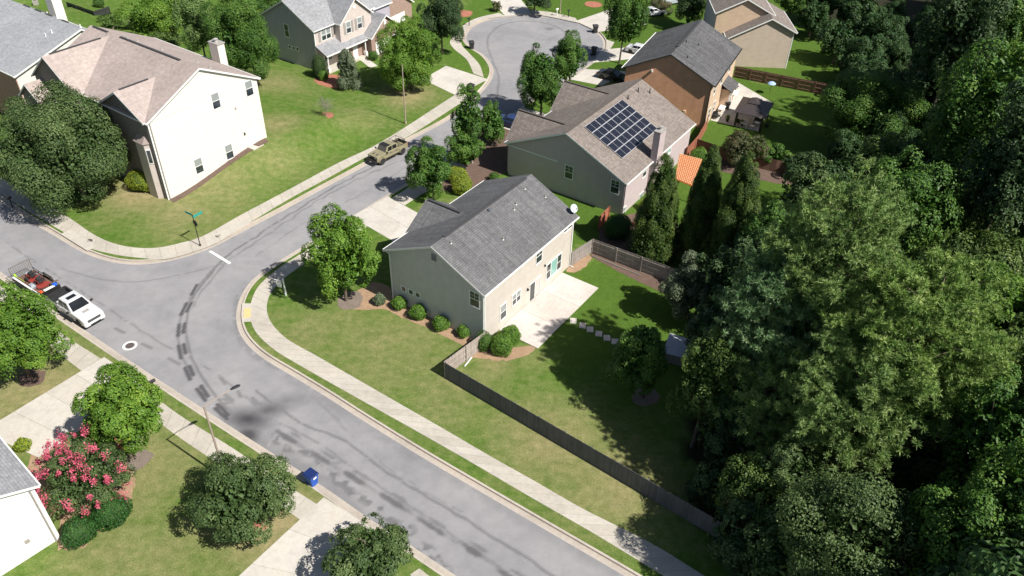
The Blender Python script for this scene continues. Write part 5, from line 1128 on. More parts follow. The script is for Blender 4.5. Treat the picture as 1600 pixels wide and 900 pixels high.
fence([P(110, 23), P(152, 38), P(175, 30)], 2.0, 'f_black', 'black fence at the top left beyond the tan roof', side=1, seed=7)
# thin edging strip in the yard
o = MB(); a, b = P(925, 402), P(1000, 432); o.path([(a[0], a[1], LZ + .06), (b[0], b[1], LZ + .06)], .06, .06, 6); tag(o.build('landscape_timber', MAT['f_grey']), 'pale edging timber along the bed by the far grey fence', 'edging')
o = MB(); a, b = P(737, 561), P(726, 575); o.path([(a[0], a[1], LZ + .07), (b[0], b[1], LZ + .07)], .06, .06, 6); tag(o.build('drain_pipe', MAT['white']), 'short white drain pipe lying on the grass in the fence corner', 'pipe')
# ------------------------------------------------------------------ street furniture
def lamp_post(base, h, armto, label):
    b = G(*base); e = empty('lamp_post', b, 0, label, 'lamp post')
    MB().tube((0, 0, -.1), (0, 0, h), .095, .06, 10).build('pole', MAT['lamp'], e, smooth=True); MB().lathe([(.16, 0), (.14, .25), (.1, .3)], n=10).build('base_cover', MAT['lamp'], e)
    if armto is not None:
        t = P(*armto, b[2] + h + .35) - b; MB().path([(0, 0, h - .05), tuple(t * .5 + np.array([0, 0, h + .15]) * .5), tuple(t)], .04, .03, 6).build('arm', MAT['lamp'], e)
        u = t.copy(); u[2] = 0; u /= np.linalg.norm(u); a = math.atan2(u[1], u[0])
        m = MB(); secs = []
        for x, w_, z in ((-.1, .06, .05), (.1, .13, .09), (.45, .15, .09), (.62, .08, .04)): secs.append([(x, -w_, 0), (x, -w_ * .7, z), (x, w_ * .7, z), (x, w_, 0), (x, 0, -.06)])
        o = m.loft(secs).build('lamp_head', MAT['darkplastic'], e, bevel=.01, loc=tuple(t)); o.rotation_euler = (0, 0, a)
    return e
MAT['lamp'] = m_plain('beige_lamp_metal', (.34, .27, .22), .5, .05)
lamp_post((354, 751), 7.85, (362, 608), 'street lamp with angled arm on the near pavement between two trees')
lamp_post((634, 193), 8.1, None, 'tall plain pale post without arm by the pavement near the jeep')
lamp_post((875, 20), 6.5, None, 'thin post at the top of the cul de sac beside the white mailbox')
def street_sign():
    b = G(313, 384); e = empty('street_sign', b, 0, 'black street sign pole with two green name blades at the corner', 'street sign')
    MB().tube((0, 0, -.1), (0, 0, 3.7), .05, .045, 8).lathe([(.12, 0), (.09, .2), (.05, .28)], n=8).lathe([(.05, 3.68), (.07, 3.72), (.02, 3.82)], n=8).build('pole', MAT['black'], e)
    g1 = m_plain('green_sign', (.02, .30, .24), .4, .05)
    d = P(318, 334, b[2] + 3.6) - P(304, 342, b[2] + 3.6); a = math.atan2(d[1], d[0]); L = 1.15
    m = MB(); m.box((math.cos(a) * .62, math.sin(a) * .62, 3.5), (L, .03, .26), rz=a); m.build('name_blade', g1, e, bevel=.01)
    a2 = a + math.pi / 2; m = MB(); m.box((math.cos(a2) * .55, math.sin(a2) * .55, 3.78), (1.0, .03, .26), rz=a2); m.build('name_blade', g1, e, bevel=.01)
    n = Vector((math.cos(math.radians(56)), math.sin(math.radians(56)), 0)); R = n.to_track_quat('Z', 'Y'); c = Vector((0, 0, 2.75)) + n * .07
    poly = [c + R @ Vector((.38 * math.cos(t), .38 * math.sin(t), 0)) for t in [math.pi / 8 + i * math.pi / 4 for i in range(8)]]
    MB().extr(poly, n * .02).build('octagonal_sign', MAT['black'], e)
street_sign()
def sign_post():
    b = G(447, 462); e = empty('yard_sign', b, 0, 'white yard sign post with a hanging white board at the pavement corner', 'sign')
    MB().bb(-.06, .06, -.06, .06, 0, 1.95).lathe([(.1, 1.95), (.03, 2.07)], n=4).build('post', MAT['white'], e)
    d = P(434, 443, b[2] + 1.7) - P(443, 445, b[2] + 1.7); a = math.atan2(d[1], d[0]); c, s = math.cos(a), math.sin(a)
    MB().box((c * .5, s * .5, 1.72), (.95, .05, .05), rz=a).build('arm', MAT['white'], e)
    MB().box((c * .55, s * .55, 1.3), (.6, .025, .45), rz=a).build('board', MAT['white'], e, bevel=.006)
    MB().box((c * .55, s * .55, .98), (.5, .02, .12), rz=a).build('rider_board', MAT['white'], e)
sign_post()
def bin_(px, py, mat, lid, rz, label, open_=0):
    b = P(px, py, 0 if open_ != 2 else LZ); e = empty('wheelie_bin', b, rz, label, 'bin'); e.scale = (1.3, 1.3, 1.22)
    m = MB(); m.loft([[(-.24 * k, -.24 * k, z), (.24 * k, -.24 * k, z), (.24 * k, .26 * k, z), (-.24 * k, .26 * k, z)] for z, k in ((.06, .85), (.5, 1.0), (.95, 1.18))]); m.bb(-.32, .32, -.32, .34, .93, 1.0); m.build('body', mat, e, bevel=.025)
    m = MB(); m.loft([[(-.32, -.36, 1.0), (.32, -.36, 1.0), (.32, .36, 1.0), (-.32, .36, 1.0)], [(-.28, -.32, 1.07), (.28, -.32, 1.07), (.28, .32, 1.09), (-.28, .32, 1.09)]]); m.build('lid', lid, e, bevel=.02)
    MB().tube((-.25, .38, .98), (.25, .38, .98), .02).build('handle', lid, e)
    for x in (-.27, .27): MB().tube((x - .03, .24, .13), (x + .03, .24, .13), .13, n=14).build('wheel', MAT['rubber'], e)
    if lid != mat: MB().box((.0, -.30, .82), (.22, .02, .12)).build('sticker', MAT['white'], e)
    return e
blue = m_plain('blue_plastic', (.01, .09, .45), .35, .06)
bin_(489, 757, blue, m_plain('navy_lid', (.015, .03, .12), .35), math.radians(55), 'blue wheelie bin with dark lid at the near kerb')
bin_(737, 77, MAT['darkplastic'], MAT['darkplastic'], .3, 'black wheelie bin at the kerb on the left bend of the cul de sac')
bin_(930, 51, MAT['darkplastic'], MAT['darkplastic'], 1.8, 'black wheelie bin by the far driveway on the right of the cul de sac')
bin_(928, 86, MAT['darkplastic'], MAT['darkplastic'], 1.2, 'black wheelie bin standing in tree shade below the cul de sac', 0)
bin_(736, 145, MAT['darkplastic'], MAT['darkplastic'], .9, 'black wheelie bin on the apron just above the thin crowned maple')
bin_(938, 74, MAT['darkplastic'], MAT['darkplastic'], 1.0, 'dark bin lying low at the kerb by the tall maple') if False else None
def mailbox(px, py, mat, label, rz=0.8):
    b = G(px, py); e = empty('mailbox', b, rz, label, 'mailbox')
    MB().bb(-.05, .05, -.05, .05, 0, 1.1).build('post', MAT[mat], e)
    m = MB(); m.loft([[(x, -.1, 1.1), (x, -.1, 1.25), (x, -.05, 1.33), (x, .05, 1.33), (x, .1, 1.25), (x, .1, 1.1)] for x in (-.27, .27)]); m.build('box', MAT[mat], e)
mailbox(20, 324, 'black', 'black mailbox in the shade of the big oak at the left road'); mailbox(888, 27, 'black', 'black mailbox on a small red mulch spot at the cul de sac')
mailbox(870, 25, 'white', 'white mailbox at the top of the cul de sac'); mailbox(733, 40, 'black', 'black mailbox beside the red mulch ring at the cul de sac'); mailbox(243, 612, 'black', 'black mailbox behind the bright maple at the near kerb')
# ------------------------------------------------------------------ vehicles
def paint(name, c, rough=.25):
    m, nt, b, nn, ll = newmat(name); ll.new(ramp(nt, noise(nt, 1.5, 3), [(.3, tuple(x * .94 for x in c)), (.7, c)]), b.inputs['Base Color'])
    b.inputs['Roughness'].default_value = rough; b.inputs['Coat Weight'].default_value = .6; b.inputs['Coat Roughness'].default_value = .06; return m
MAT['vw'] = paint('white_car_paint', (.60, .61, .62)); MAT['olive'] = paint('olive_tan_paint', (.27, .245, .15), .4); MAT['vblk'] = paint('black_car_paint', (.012, .012, .014)); MAT['vblue'] = paint('dark_blue_paint', (.02, .04, .12)); MAT['vgrey'] = paint('silver_paint', (.42, .45, .50))
MAT['carglass'] = m_glass('car_glass', (.008, .009, .01)); MAT['lens'] = m_plain('lamp_lens', (.6, .6, .6), .1); MAT['redlens'] = m_plain('red_lens', (.4, .01, .01), .15)
def wheel(e, x, y, r, w, rim=None):
    s = 1 if y > 0 else -1
    t = MB(); t.lathe([(r * .62, -w / 2), (r * .93, -w / 2), (r, -w * .35), (r, w * .35), (r * .93, w / 2), (r * .62, w / 2)], (0, 0, 0), 24, 'Y'); wo = t.build('wheel', MAT['rubber'], e, smooth=True, loc=(x, y, r))
    m = MB(); m.lathe([(r * .6, -w * .3), (r * .62, w * .42 * s), (r * .5, w * .40 * s), (r * .45, w * .25 * s)] if s > 0 else [(r * .6, w * .3), (r * .62, -w * .42), (r * .5, -w * .40), (r * .45, -w * .25)], n=20, axis='Y')
    for k in range(6):
        a = k * math.pi / 3; m.box((math.cos(a) * r * .3, s * w * .38, math.sin(a) * r * .3), (r * .5, .03, r * .14), rot=Matrix.Rotation(-a, 3, 'Y'))
    m.build('rim', rim or MAT['chrome'], wo)
def cab(mb, b, t, zb, zt):  # b=(x0,x1,yw) bottom, t top
    bot = [(b[0], -b[2], zb), (b[1], -b[2], zb), (b[1], b[2], zb), (b[0], b[2], zb)]; top = [(t[0], -t[2], zt), (t[1], -t[2], zt), (t[1], t[2], zt), (t[0], t[2], zt)]
    mb.loft([bot, top]); return bot, top
def pane(e, quad, u0, u1, v0, v1, mat='carglass', off=.012, name='window', n=None):
    q = [Vector(p) for p in quad]  # bl, br, tr, tl
    f = lambda u, v: (q[0] * (1 - u) + q[1] * u) * (1 - v) + (q[3] * (1 - u) + q[2] * u) * v
    nn_ = (q[1] - q[0]).cross(q[3] - q[0]).normalized(); P4 = [f(u0, v0), f(u1, v0), f(u1 - .0, v1), f(u0 + .0, v1)]
    MB().extr([p + nn_ * off for p in P4], -nn_ * (off + .01)).build(name, MAT[mat], e)
def arch_profile(xs_, zt_, wheels, r, zb=.42):
    """closed side outline: top points left to right then the bottom edge with wheel arches"""
    p = list(zip(xs_, zt_)); bot = []
    for wx in sorted(wheels, reverse=True):
        bot += [(wx + r * math.cos(t), r * .88 + r * math.sin(t)) for t in np.linspace(-.12, math.pi + .12, 11)]
    bot = [(x, max(z, zb)) for x, z in bot]; return p + [(xs_[-1], zb)] + bot + [(xs_[0], zb)]
def pickup(name, label, pos, rz, pt, L=5.9, Wd=2.0, jeep=False, r=.42, wb=3.7):
    e = empty(name, pos, rz, label, 'pickup truck'); h = Wd / 2; wx = (wb / 2 + .05, -wb / 2 + .05); xf, xr = L / 2, -L / 2; y0 = h - .03
    ar = r * 1.14
    if not jeep: xs_ = [xr, xr + .02, -.98, -.96, 1.15, xf - .45, xf - .08, xf]; zs_ = [.55, .82, .82, 1.2, 1.24, 1.16, 1.02, .62]
    else: xs_ = [xr, xr + .02, -.85, -.83, 1.0, xf - .5, xf - .3, xf - .25]; zs_ = [.6, .9, .9, 1.25, 1.27, 1.2, 1.14, .7]
    prof = arch_profile(xs_, zs_, wx, ar, .42 if not jeep else .52)
    hw = h if not jeep else h - .14
    body = MB(); body.extr([(x, -hw, z) for x, z in prof], (0, 2 * hw, 0)); body.build('body', pt, e, bevel=.05, seg=3)
    b = MB()
    for s in (-1, 1): b.bb(xr + .05, -1.0 if not jeep else -.86, s * (hw - .10), s * (hw - .002), .83, 1.27)
    b.bb(xr + .002, xr + .09, -hw + .005, hw - .005, .83, 1.26); b.build('bed_side', pt, e, bevel=.03)
    MB().bb(xr + .091, xr + .105, -hw + .12, hw - .12, .84, 1.25).build('bed_liner', MAT['darkplastic'], e); MB().bb(xr - .005, xr + .1, -hw + .1, hw - .1, 1.262, 1.29).build('tailgate_cap', MAT['darkplastic'], e); MB().bb(xr + .1, -1.02, -hw + .11, hw - .11, .825, .845).build('bed_liner', MAT['darkplastic'], e)
    for s in (-1, 1): MB().bb(xr + .1, -1.02, s * (hw - .125), s * (hw - .105), .84, 1.2).build('bed_liner', MAT['darkplastic'], e)
    for s in (-1, 1): MB().bb(xr + .03, -1.02, s * (hw - .11), s * (hw + .0), 1.272, 1.29).build('bed_rail', MAT['darkplastic'], e)
    c = MB(); zt_ = 1.9 if not jeep else 1.88
    bo, to = cab(c, (-.99, 1.28 if not jeep else 1.02, hw - .03), (-.86, .42 if not jeep else .62, hw - (.24 if not jeep else .12)), 1.19, zt_); c.build('cabin', pt, e, bevel=.06, seg=3)
    fr = [bo[1], bo[2], to[2], to[1]]; bk = [bo[3], bo[0], to[0], to[3]]; rt = [bo[0], bo[1], to[1], to[0]]; lf = [bo[2], bo[3], to[3], to[2]]
    pane(e, fr, .07, .93, .1, .9, name='windscreen'); pane(e, bk, .12, .88, .2, .85, name='rear_window')
    pane(e, rt, .06, .44, .16, .86); pane(e, rt, .50, .87, .16, .86); pane(e, lf, .13, .50, .16, .86); pane(e, lf, .56, .94, .16, .86)
    for x in wx:
        for s in (-1, 1): wheel(e, x, s * (hw - .12 if not jeep else h - .15), r, .27 if not jeep else .31)
    for s in (-1, 1):
        m = MB(); m.box((.95, s * (hw + .17), 1.33), (.12, .22, .2)); m.box((.98, s * (hw + .03), 1.28), (.05, .12, .05)); m.build('mirror', MAT['black'] if not jeep else MAT['black'], e, bevel=.02)
        m = MB(); m.bb(-.9, 1.1, s * (hw - .02), s * (hw + .12), .42, .48); m.build('side_step', MAT['black'], e)
        for x in (.08,): MB().bb(x - .006, x + .006, s * (hw + .0), s * (hw + .004), .5, 1.2).build('door_gap', MAT['black'], e)
        for x in (.22, -.7): MB().bb(x, x + .16, s * hw, s * (hw + .03), 1.05, 1.09).build('door_handle', MAT['black'] if jeep else pt, e)
        MB().bb(xr - .01, xr + .06, s * (hw - .17), s * (hw + .004), .9, 1.15).build('tail_lamp', MAT['redlens'], e)
    if not jeep:
        MB().bb(-.35, .12, -.42, .42, zt_ - .005, zt_ + .015).build('sunroof', MAT['carglass'], e)
        MB().bb(xf - .1, xf - .02, -.62, .62, .68, .98).build('grille', MAT['chrome'], e); MB().bb(xf - .04, xf + .005, -.58, .58, .74, .80).build('grille_gap', MAT['black'], e); MB().bb(xf - .04, xf + .005, -.58, .58, .86, .92).build('grille_gap', MAT['black'], e)
        m = MB(); m.bb(xf - .12, xf + .1, -h + .04, h - .04, .42, .64); m.build('front_bumper', pt, e, bevel=.06, seg=3); MB().bb(xf + .09, xf + .106, -.5, .5, .46, .56).build('bumper_intake', MAT['black'], e)
        for s in (-1, 1): MB().bb(xf - .22, xf - .005, s * .64, s * (h - .035), .76, 1.0).build('headlight', MAT['lens'], e, bevel=.02)
        MB().bb(1.7, 2.0, -.28, .28, 1.19, 1.245).build('hood_scoop', MAT['shutter'], e, bevel=.02)
        m = MB(); m.bb(xr - .16, xr + .02, -h + .08, h - .08, .5, .66); m.build('rear_bumper', MAT['chrome'], e, bevel=.03)
    else:
        for s in (-1, 1):
            for x in wx:
                m = MB(); pts = [(x + ar * 1.05 * math.cos(t), r * .9 + ar * 1.05 * math.sin(t)) for t in np.linspace(.1, math.pi - .1, 9)]; pin = [(x + ar * .97 * math.cos(t), r * .9 + ar * .97 * math.sin(t)) for t in np.linspace(math.pi - .1, .1, 9)]
                m.extr([(a, s * (hw - .02), b_) for a, b_ in pts + pin], (0, s * .2, 0)); m.build('wheel_flare', pt, e)
            MB().lathe([(.11, 0), (.11, .04), (.02, .05)], n=14).build('headlight', MAT['lens'], e, loc=(xf - .27, s * .5, .98))
            for x in (1.75,): MB().bb(x, x + .45, s * .22, s * .34, 1.19, 1.24).build('hood_vent', MAT['black'], e)
        MB().bb(xf - .28, xf - .2, -.62, .62, .75, 1.12).build('grille', MAT['black'], e)
        m = MB(); m.bb(xf - .22, xf + .12, -h + .15, h - .15, .5, .74); m.tube((xf + .1, -.4, .75), (xf + .1, -.4, .95), .03); m.tube((xf + .1, .4, .75), (xf + .1, .4, .95), .03); m.tube((xf + .1, -.4, .95), (xf + .1, .4, .95), .03); m.build('front_bumper', MAT['black'], e, bevel=.02)
        MB().bb(.0, .58, -.66, .66, zt_ - .01, zt_ + .02).build('open_roof_panel', MAT['black'], e); MB().bb(.56, .7, -.6, .6, zt_ - .02, zt_ + .05).build('light_bar', MAT['black'], e)
        m = MB()
        for x in (-1.15, -2.3):
            m.path([(x, -hw + .06, 1.28), (x, -hw + .06, 1.8), (x, hw - .06, 1.8), (x, hw - .06, 1.28)], .03, .03, 6)
        for s in (-1, 1): m.tube((-1.15, s * (hw - .06), 1.8), (-2.3, s * (hw - .06), 1.8), .025, n=6)
        m.build('bed_rack', MAT['black'], e); MB().bb(xr - .12, xr + .02, -h + .2, h - .2, .55, .72).build('rear_bumper', MAT['black'], e)
    MB().bb(xf + (.107 if not jeep else .121), xf + (.113 if not jeep else .13), -.15, .15, .5, .62).build('number_plate', MAT['white'], e) if jeep else None
    return e
a, b = P(130, 513), P(86, 484); d = (a - b)[:2]; d /= np.hypot(*d); n = np.array([-d[1], d[0]]); c = (a + b)[:2] / 2 + n * .93
pickup('pickup_truck', 'white crew cab pickup with sunroof towing the loaded trailer', (c[0] - d[0] * .05, c[1] - d[1] * .05, .01), math.atan2(d[1], d[0]), MAT['vw'], L=5.95, wb=3.75)
TD, TN, TC = d, n, c
a, b = P(598, 257), P(629, 241); d = (a - b)[:2]; d /= np.hypot(*d); n = np.array([-d[1], d[0]]); c = (a + b)[:2] / 2 - n * .85
pickup('pickup_truck', 'olive tan off road pickup with black rack parked on the side street', (c[0], c[1], .01), math.atan2(d[1], d[0]), MAT['olive'], L=5.5, Wd=1.95, jeep=True, r=.45, wb=3.45)
# trailer with mowing gear
def trailer():
    o = TC - TD * 6.35; rz = math.atan2(TD[1], TD[0]); e = empty('utility_trailer', (o[0], o[1], 0), rz, 'black open utility trailer with raised mesh ramp behind the white pickup', 'trailer')
    x0, x1, w = -2.4, 2.2, 1.0
    MB().bb(x0, x1, -w, w, .52, .58).build('deck', MAT['f_brown'], e)
    m = MB()
    for s in (-1, 1):
        m.bb(x0, x1, s * w - .03, s * w + .03, .5, .62); m.bb(x0, x1, s * w - .02, s * w + .02, .88, .93)
        for k in range(6): x = x0 + (x1 - x0) * k / 5; m.bb(x - .02, x + .02, s * w - .02, s * w + .02, .6, .9)
    m.bb(x1 - .03, x1 + .03, -w, w, .5, .93); m.path([(x1, -w, .5), (x1 + 1.3, 0, .5)], .04).path([(x1, w, .5), (x1 + 1.3, 0, .5)], .04); m.build('frame', MAT['black'], e)
    m = MB(); m.path([(x0, -w, .55), (x0 - .1, -w, 1.85), (x0 - .1, w, 1.85), (x0, w, .55)], .03, .03, 6)
    for k in range(1, 10): m.tube((x0, -w + 2 * w * k / 10, .55), (x0 - .1, -w + 2 * w * k / 10, 1.85), .012, n=5)
    for k in range(1, 9): z = .55 + 1.3 * k / 9; m.tube((x0 - .1 * k / 9, -w, z), (x0 - .1 * k / 9, w, z), .009, n=4)
    m.build('ramp_gate', MAT['bark'], e)
    for x in (-.75, .1):
        for s in (-1, 1): wheel(e, x, s * (w + .16), .33, .2)
    for s in (-1, 1): MB().extr([(-1.2, s * (w + .04), .62), (-1.05, s * (w + .04), .74), (.4, s * (w + .04), .74), (.55, s * (w + .04), .62), (.55, s * (w + .04), .66), (.4, s * (w + .04), .78), (-1.05, s * (w + .04), .78), (-1.2, s * (w + .04), .66)], (0, s * .24, 0)).build('fender', MAT['black'], e)
    MB().bb(.9, 2.15, -w + .02, -w + .1, .6, .9).build('side_board', MAT['white'], e); MB().box((-.6, -w - .02, .98), (3.2, .16, .08)).build('side_rail_tube', MAT['white'], e)
    return e, o, rz
te, to_, trz = trailer()
def tw(x, y, z): c, s = math.cos(trz), math.sin(trz); return (to_[0] + x * c - y * s, to_[1] + x * s + y * c, z)
red = paint('mower_red', (.28, .045, .035), .5); lime = m_plain('lime_plastic', (.45, .8, .05), .4); blue2 = m_plain('blue_container', (.02, .12, .6), .35); orange = m_plain('orange_plastic', (.75, .12, .04), .4); grey_ = m_plain('grey_canvas', (.3, .33, .36), .7)
def mower(x, y, label, rz=0.0):
    e = empty('mower', tw(x, y, .58), trz + rz, label, 'mower', 'mowers on the trailer')
    m = MB(); m.prism([(-.35, -.5), (.25, -.6), (.45, -.3), (.45, .3), (.25, .6), (-.35, .5)], .1, .26); m.build('cutting_deck', red, e, bevel=.03)
    MB().bb(-.75, -.1, -.28, .28, .28, .62).build('engine_cover', red, e, bevel=.05); MB().lathe([(.17, 0), (.17, .12), (.1, .18)], (-.5, 0, .62), 12).build('engine', MAT['black'], e)
    m = MB(); m.bb(-.2, .15, -.22, .22, .55, .65); m.box((-.22, 0, .85), (.1, .44, .42), rot=Matrix.Rotation(-.2, 3, 'Y')); m.build('seat', MAT['darkplastic'], e, bevel=.03)
    for xx, r in ((-.5, .25), (.6, .13)):
        for s in (-1, 1): wheel(e, xx, s * .45, r, .16)
    MB().path([(-.05, -.3, .5), (.1, -.3, 1.0), (.1, -.05, 1.0)], .018).path([(-.05, .3, .5), (.1, .3, 1.0), (.1, .05, 1.0)], .018).build('control_lever', MAT['black'], e)
mower(.75, .1, 'red ride on mower at the front of the trailer'); mower(-.65, .15, 'red ride on mower in the middle of the trailer', .15)
def prop(name, x, y, z, fn, mat, label, cat, rz=0, bevel=.03):
    m = MB(); fn(m); o = m.build(name, mat, None, bevel=bevel, loc=tw(x, y, z), rz=trz + rz); tag(o, label, cat)
prop('fuel_can', 1.85, -.65, .59, lambda m: (m.bb(-.18, .18, -.13, .13, 0, .34), m.tube((-.1, 0, .34), (.1, 0, .42), .03)), orange, 'orange fuel can in the near front corner of the trailer', 'fuel can')
prop('water_cooler', 1.85, .72, .59, lambda m: (m.lathe([(.19, 0), (.21, .4), (.2, .44), (.05, .5)], n=14),), blue2, 'blue round cooler at the far front corner of the trailer', 'cooler', bevel=0)
prop('storage_box', 1.95, .1, .59, lambda m: (m.bb(-.15, .15, -.5, .5, 0, .26), m.bb(-.17, .17, -.52, .52, .26, .32)), MAT['white'], 'long white box across the front of the trailer', 'box')
prop('backpack_blower', -1.5, .2, .59, lambda m: (m.bb(-.3, .3, -.25, .25, 0, .5), m.tube((.1, .2, .3), (.8, .4, .5), .06, .04)), MAT['vgrey'], 'pale grey backpack blower near the trailer ramp', 'leaf blower')
prop('grass_bag', .3, -.62, .59, lambda m: (m.loft([[(-.28 * k, -.22 * k, z), (.28 * k, -.22 * k, z), (.28 * k, .22 * k, z), (-.28 * k, .22 * k, z)] for z, k in ((0, .9), (.25, 1.1), (.48, .7))]),), grey_, 'grey canvas grass bag by the near rail of the trailer', 'bag')
prop('string_trimmer', -1.9, -.75, .95, lambda m: (m.tube((-.5, 0, 0), (1.2, 0, .05), .02), m.bb(-.6, -.35, -.08, .08, -.08, .12)), lime, 'lime green string trimmer lying along the near trailer rail', 'string trimmer')
prop('rake', .6, .95, .95, lambda m: (m.tube((-1.4, 0, 0), (1.0, .05, .1), .02), m.bb(.95, 1.1, -.25, .3, .05, .12), m.tube((-1.0, .1, .1), (1.2, .0, -.05), .018)), MAT['bark'], 'tangle of long handled tools on the far trailer rail', 'tools', bevel=0)
# parked cars
def car(pos, rz, pt, label, L=4.6, Wd=1.8, van=False):
    e = empty('parked_car', pos, rz, label, 'car'); h = Wd / 2; r = .33; wx = (L * .3, -L * .3); zt = 1.42 if not van else 1.75
    prof = arch_profile([-L / 2, -L / 2 + .08, -L * .33, L * .18, L / 2 - .2, L / 2], [.6, .92, 1.0, .98, .78, .5], wx, r * 1.12, .3)
    MB().extr([(x, -h, z) for x, z in prof], (0, 2 * h, 0)).build('body', pt, e, bevel=.07, seg=3)
    c = MB(); bo, to = cab(c, (-L * (.36 if not van else .47), L * .24, h - .05), (-L * (.22 if not van else .43), L * .05, h - .26), .93, zt); c.build('cabin', pt, e, bevel=.06, seg=3)
    pane(e, [bo[1], bo[2], to[2], to[1]], .06, .94, .1, .92, name='windscreen'); pane(e, [bo[3], bo[0], to[0], to[3]], .08, .92, .12, .9, name='rear_window')
    for q in ([bo[0], bo[1], to[1], to[0]], [bo[2], bo[3], to[3], to[2]]): pane(e, q, .12, .5, .16, .88); pane(e, q, .53, .88, .16, .88)
    for x in wx:
        for s in (-1, 1): wheel(e, x, s * (h - .1), r, .2)
    for s in (-1, 1): MB().bb(L / 2 - .22, L / 2 - .02, s * (h - .4), s * (h - .04), .62, .76).build('headlight', MAT['lens'], e); MB().bb(-L / 2 - .01, -L / 2 + .08, s * (h - .3), s * (h - .03), .7, .88).build('tail_lamp', MAT['redlens'], e)
    return e
q = P(957, 124, LZ); car((q[0], q[1], LZ + .02), math.radians(-30), MAT['vblk'], 'black car parked in the shade of the rust brown house')
q = P(797, 196, LZ); car((q[0], q[1], LZ + .02), math.radians(150), MAT['vblue'], 'dark blue car in the shade at the front wing of the solar panel house')
q = P(1000, 84, LZ); car((q[0], q[1], LZ + .02), math.radians(-28), MAT['vw'], 'white car partly hidden by the charcoal roof edge of the brown house')
q = P(1020, 24, LZ); car((q[0], q[1], LZ + .02), math.radians(20), MAT['vw'], 'white car at the top beside the maroon shrub')
q = P(1046, 6, LZ); car((q[0], q[1], LZ + .02), math.radians(25), MAT['vgrey'], 'silver van at the top edge behind the white car', 5.0, 1.9, True)
# ------------------------------------------------------------------ garden things
def gazebo():
    c = P(1173, 192, LZ); e = empty('gazebo', c, B.rz, 'black gazebo with two tier metal roof on the white patio', 'gazebo'); m = MB(); r = m_plain('gazebo_roof_metal', (.055, .045, .045), .45, .1)
    def hip(z0, z1, a, b, a2, b2): m_ = MB(); m_.loft([[(-a, -b, z0 - .06), (a, -b, z0 - .06), (a, b, z0 - .06), (-a, b, z0 - .06)], [(-a, -b, z0), (a, -b, z0), (a, b, z0), (-a, b, z0)], [(-a2, -b2, z1), (a2, -b2, z1), (a2, b2, z1), (-a2, b2, z1)]]); return m_
    hip(2.3, 3.1, 2.7, 2.1, .75, .55).build('lower_roof', r, e); hip(3.15, 3.5, .95, .75, .5, .02).build('upper_roof', r, e)
    for sx in (-1, 1):
        for sy in (-1, 1): MB().bb(sx * 2.3 - .06, sx * 2.3 + .06, sy * 1.75 - .06, sy * 1.75 + .06, 0, 2.3).build('post', MAT['black'], e)
    for sx in (-1, 1):
        for sy in (-1, 1): MB().bb(sx * 2.3 - .2, sx * 2.3 + .2, sy * 1.62 - .1, sy * 1.62 + .1, .2, 2.2).build('curtain', MAT['darkplastic'], e, bevel=.04)
    MB().bb(-2.4, 2.4, -1.8, -1.7, 2.15, 2.28).bb(-2.4, 2.4, 1.7, 1.8, 2.15, 2.28).bb(-2.4, -2.3, -1.8, 1.8, 2.15, 2.28).bb(2.3, 2.4, -1.8, 1.8, 2.15, 2.28).build('beam', MAT['black'], e)
gazebo()
quadgrid('patio', 'drive', [(1110, 188), (1186, 206), (1206, 160), (1148, 126)], 4, 4, dz=.03, seed=20)
MAT['darkpave'] = m_plain('dark_paving', (.05, .05, .055), .8, .3, 5)
def atpx(px, py, z=LZ + .03): return P(px, py, z)
def table(px, py, label, rz=0, mat='white', w=1.1, d=.7, h=.72):
    e = empty('table', atpx(px, py), rz, label, 'table'); MB().bb(-w / 2, w / 2, -d / 2, d / 2, h - .04, h).build('table_top', MAT[mat], e, bevel=.01)
    for sx in (-1, 1):
        for sy in (-1, 1): MB().bb(sx * (w / 2 - .06) - .025, sx * (w / 2 - .06) + .025, sy * (d / 2 - .06) - .025, sy * (d / 2 - .06) + .025, 0, h - .04).build('leg', MAT[mat], e)
def chair(px, py, label, rz=0, mat='black', cush='white', w=.65):
    e = empty('garden_chair', atpx(px, py), rz, label, 'chair'); MB().bb(-w / 2, w / 2, -.3, .3, .32, .38).build('seat', MAT[mat], e); MB().bb(-w / 2 + .05, w / 2 - .05, -.27, .27, .38, .5).build('cushion', MAT[cush], e, bevel=.03)
    MB().box((0, .33, .68), (w, .07, .6), rot=Matrix.Rotation(-.15, 3, 'X')).build('backrest', MAT[mat], e, bevel=.02)
    for sx in (-1, 1): MB().bb(sx * w / 2 - .03, sx * w / 2 + .03, -.3, .33, .55, .6).build('armrest', MAT[mat], e)
    for sx in (-1, 1):
        for sy in (-1, 1): MB().bb(sx * (w / 2 - .03) - .025, sx * (w / 2 - .03) + .025, sy * .27 - .025, sy * .27 + .025, 0, .33).build('leg', MAT[mat], e)
table(1163, 197, 'white low table at the front of the gazebo', B.rz, w=1.7, d=.9); chair(1151, 194, 'dark chair left of the white table under the gazebo', B.rz + 1.6, cush='darkplastic'); chair(1182, 196, 'chair with white cushion right of the white table under the gazebo', B.rz - 1.6, w=1.0)
table(1147, 152, 'white table on the patio by the lean to roof', B.rz, w=1.8, d=.9); table(1128, 172, 'white bench like table against the tan wall', B.rz, w=1.9, d=.8, h=.5)
chair(1141, 158, 'white chair between the bay window and the gazebo', B.rz + .5, 'white', 'redlens'); chair(1119, 185, 'black chair at the near corner of the white patio', B.rz - .6, cush='darkplastic', w=.9)
chair(1150, 140, 'white lounge chair at the far end of the patio', B.rz, 'white', 'darkplastic', .8)
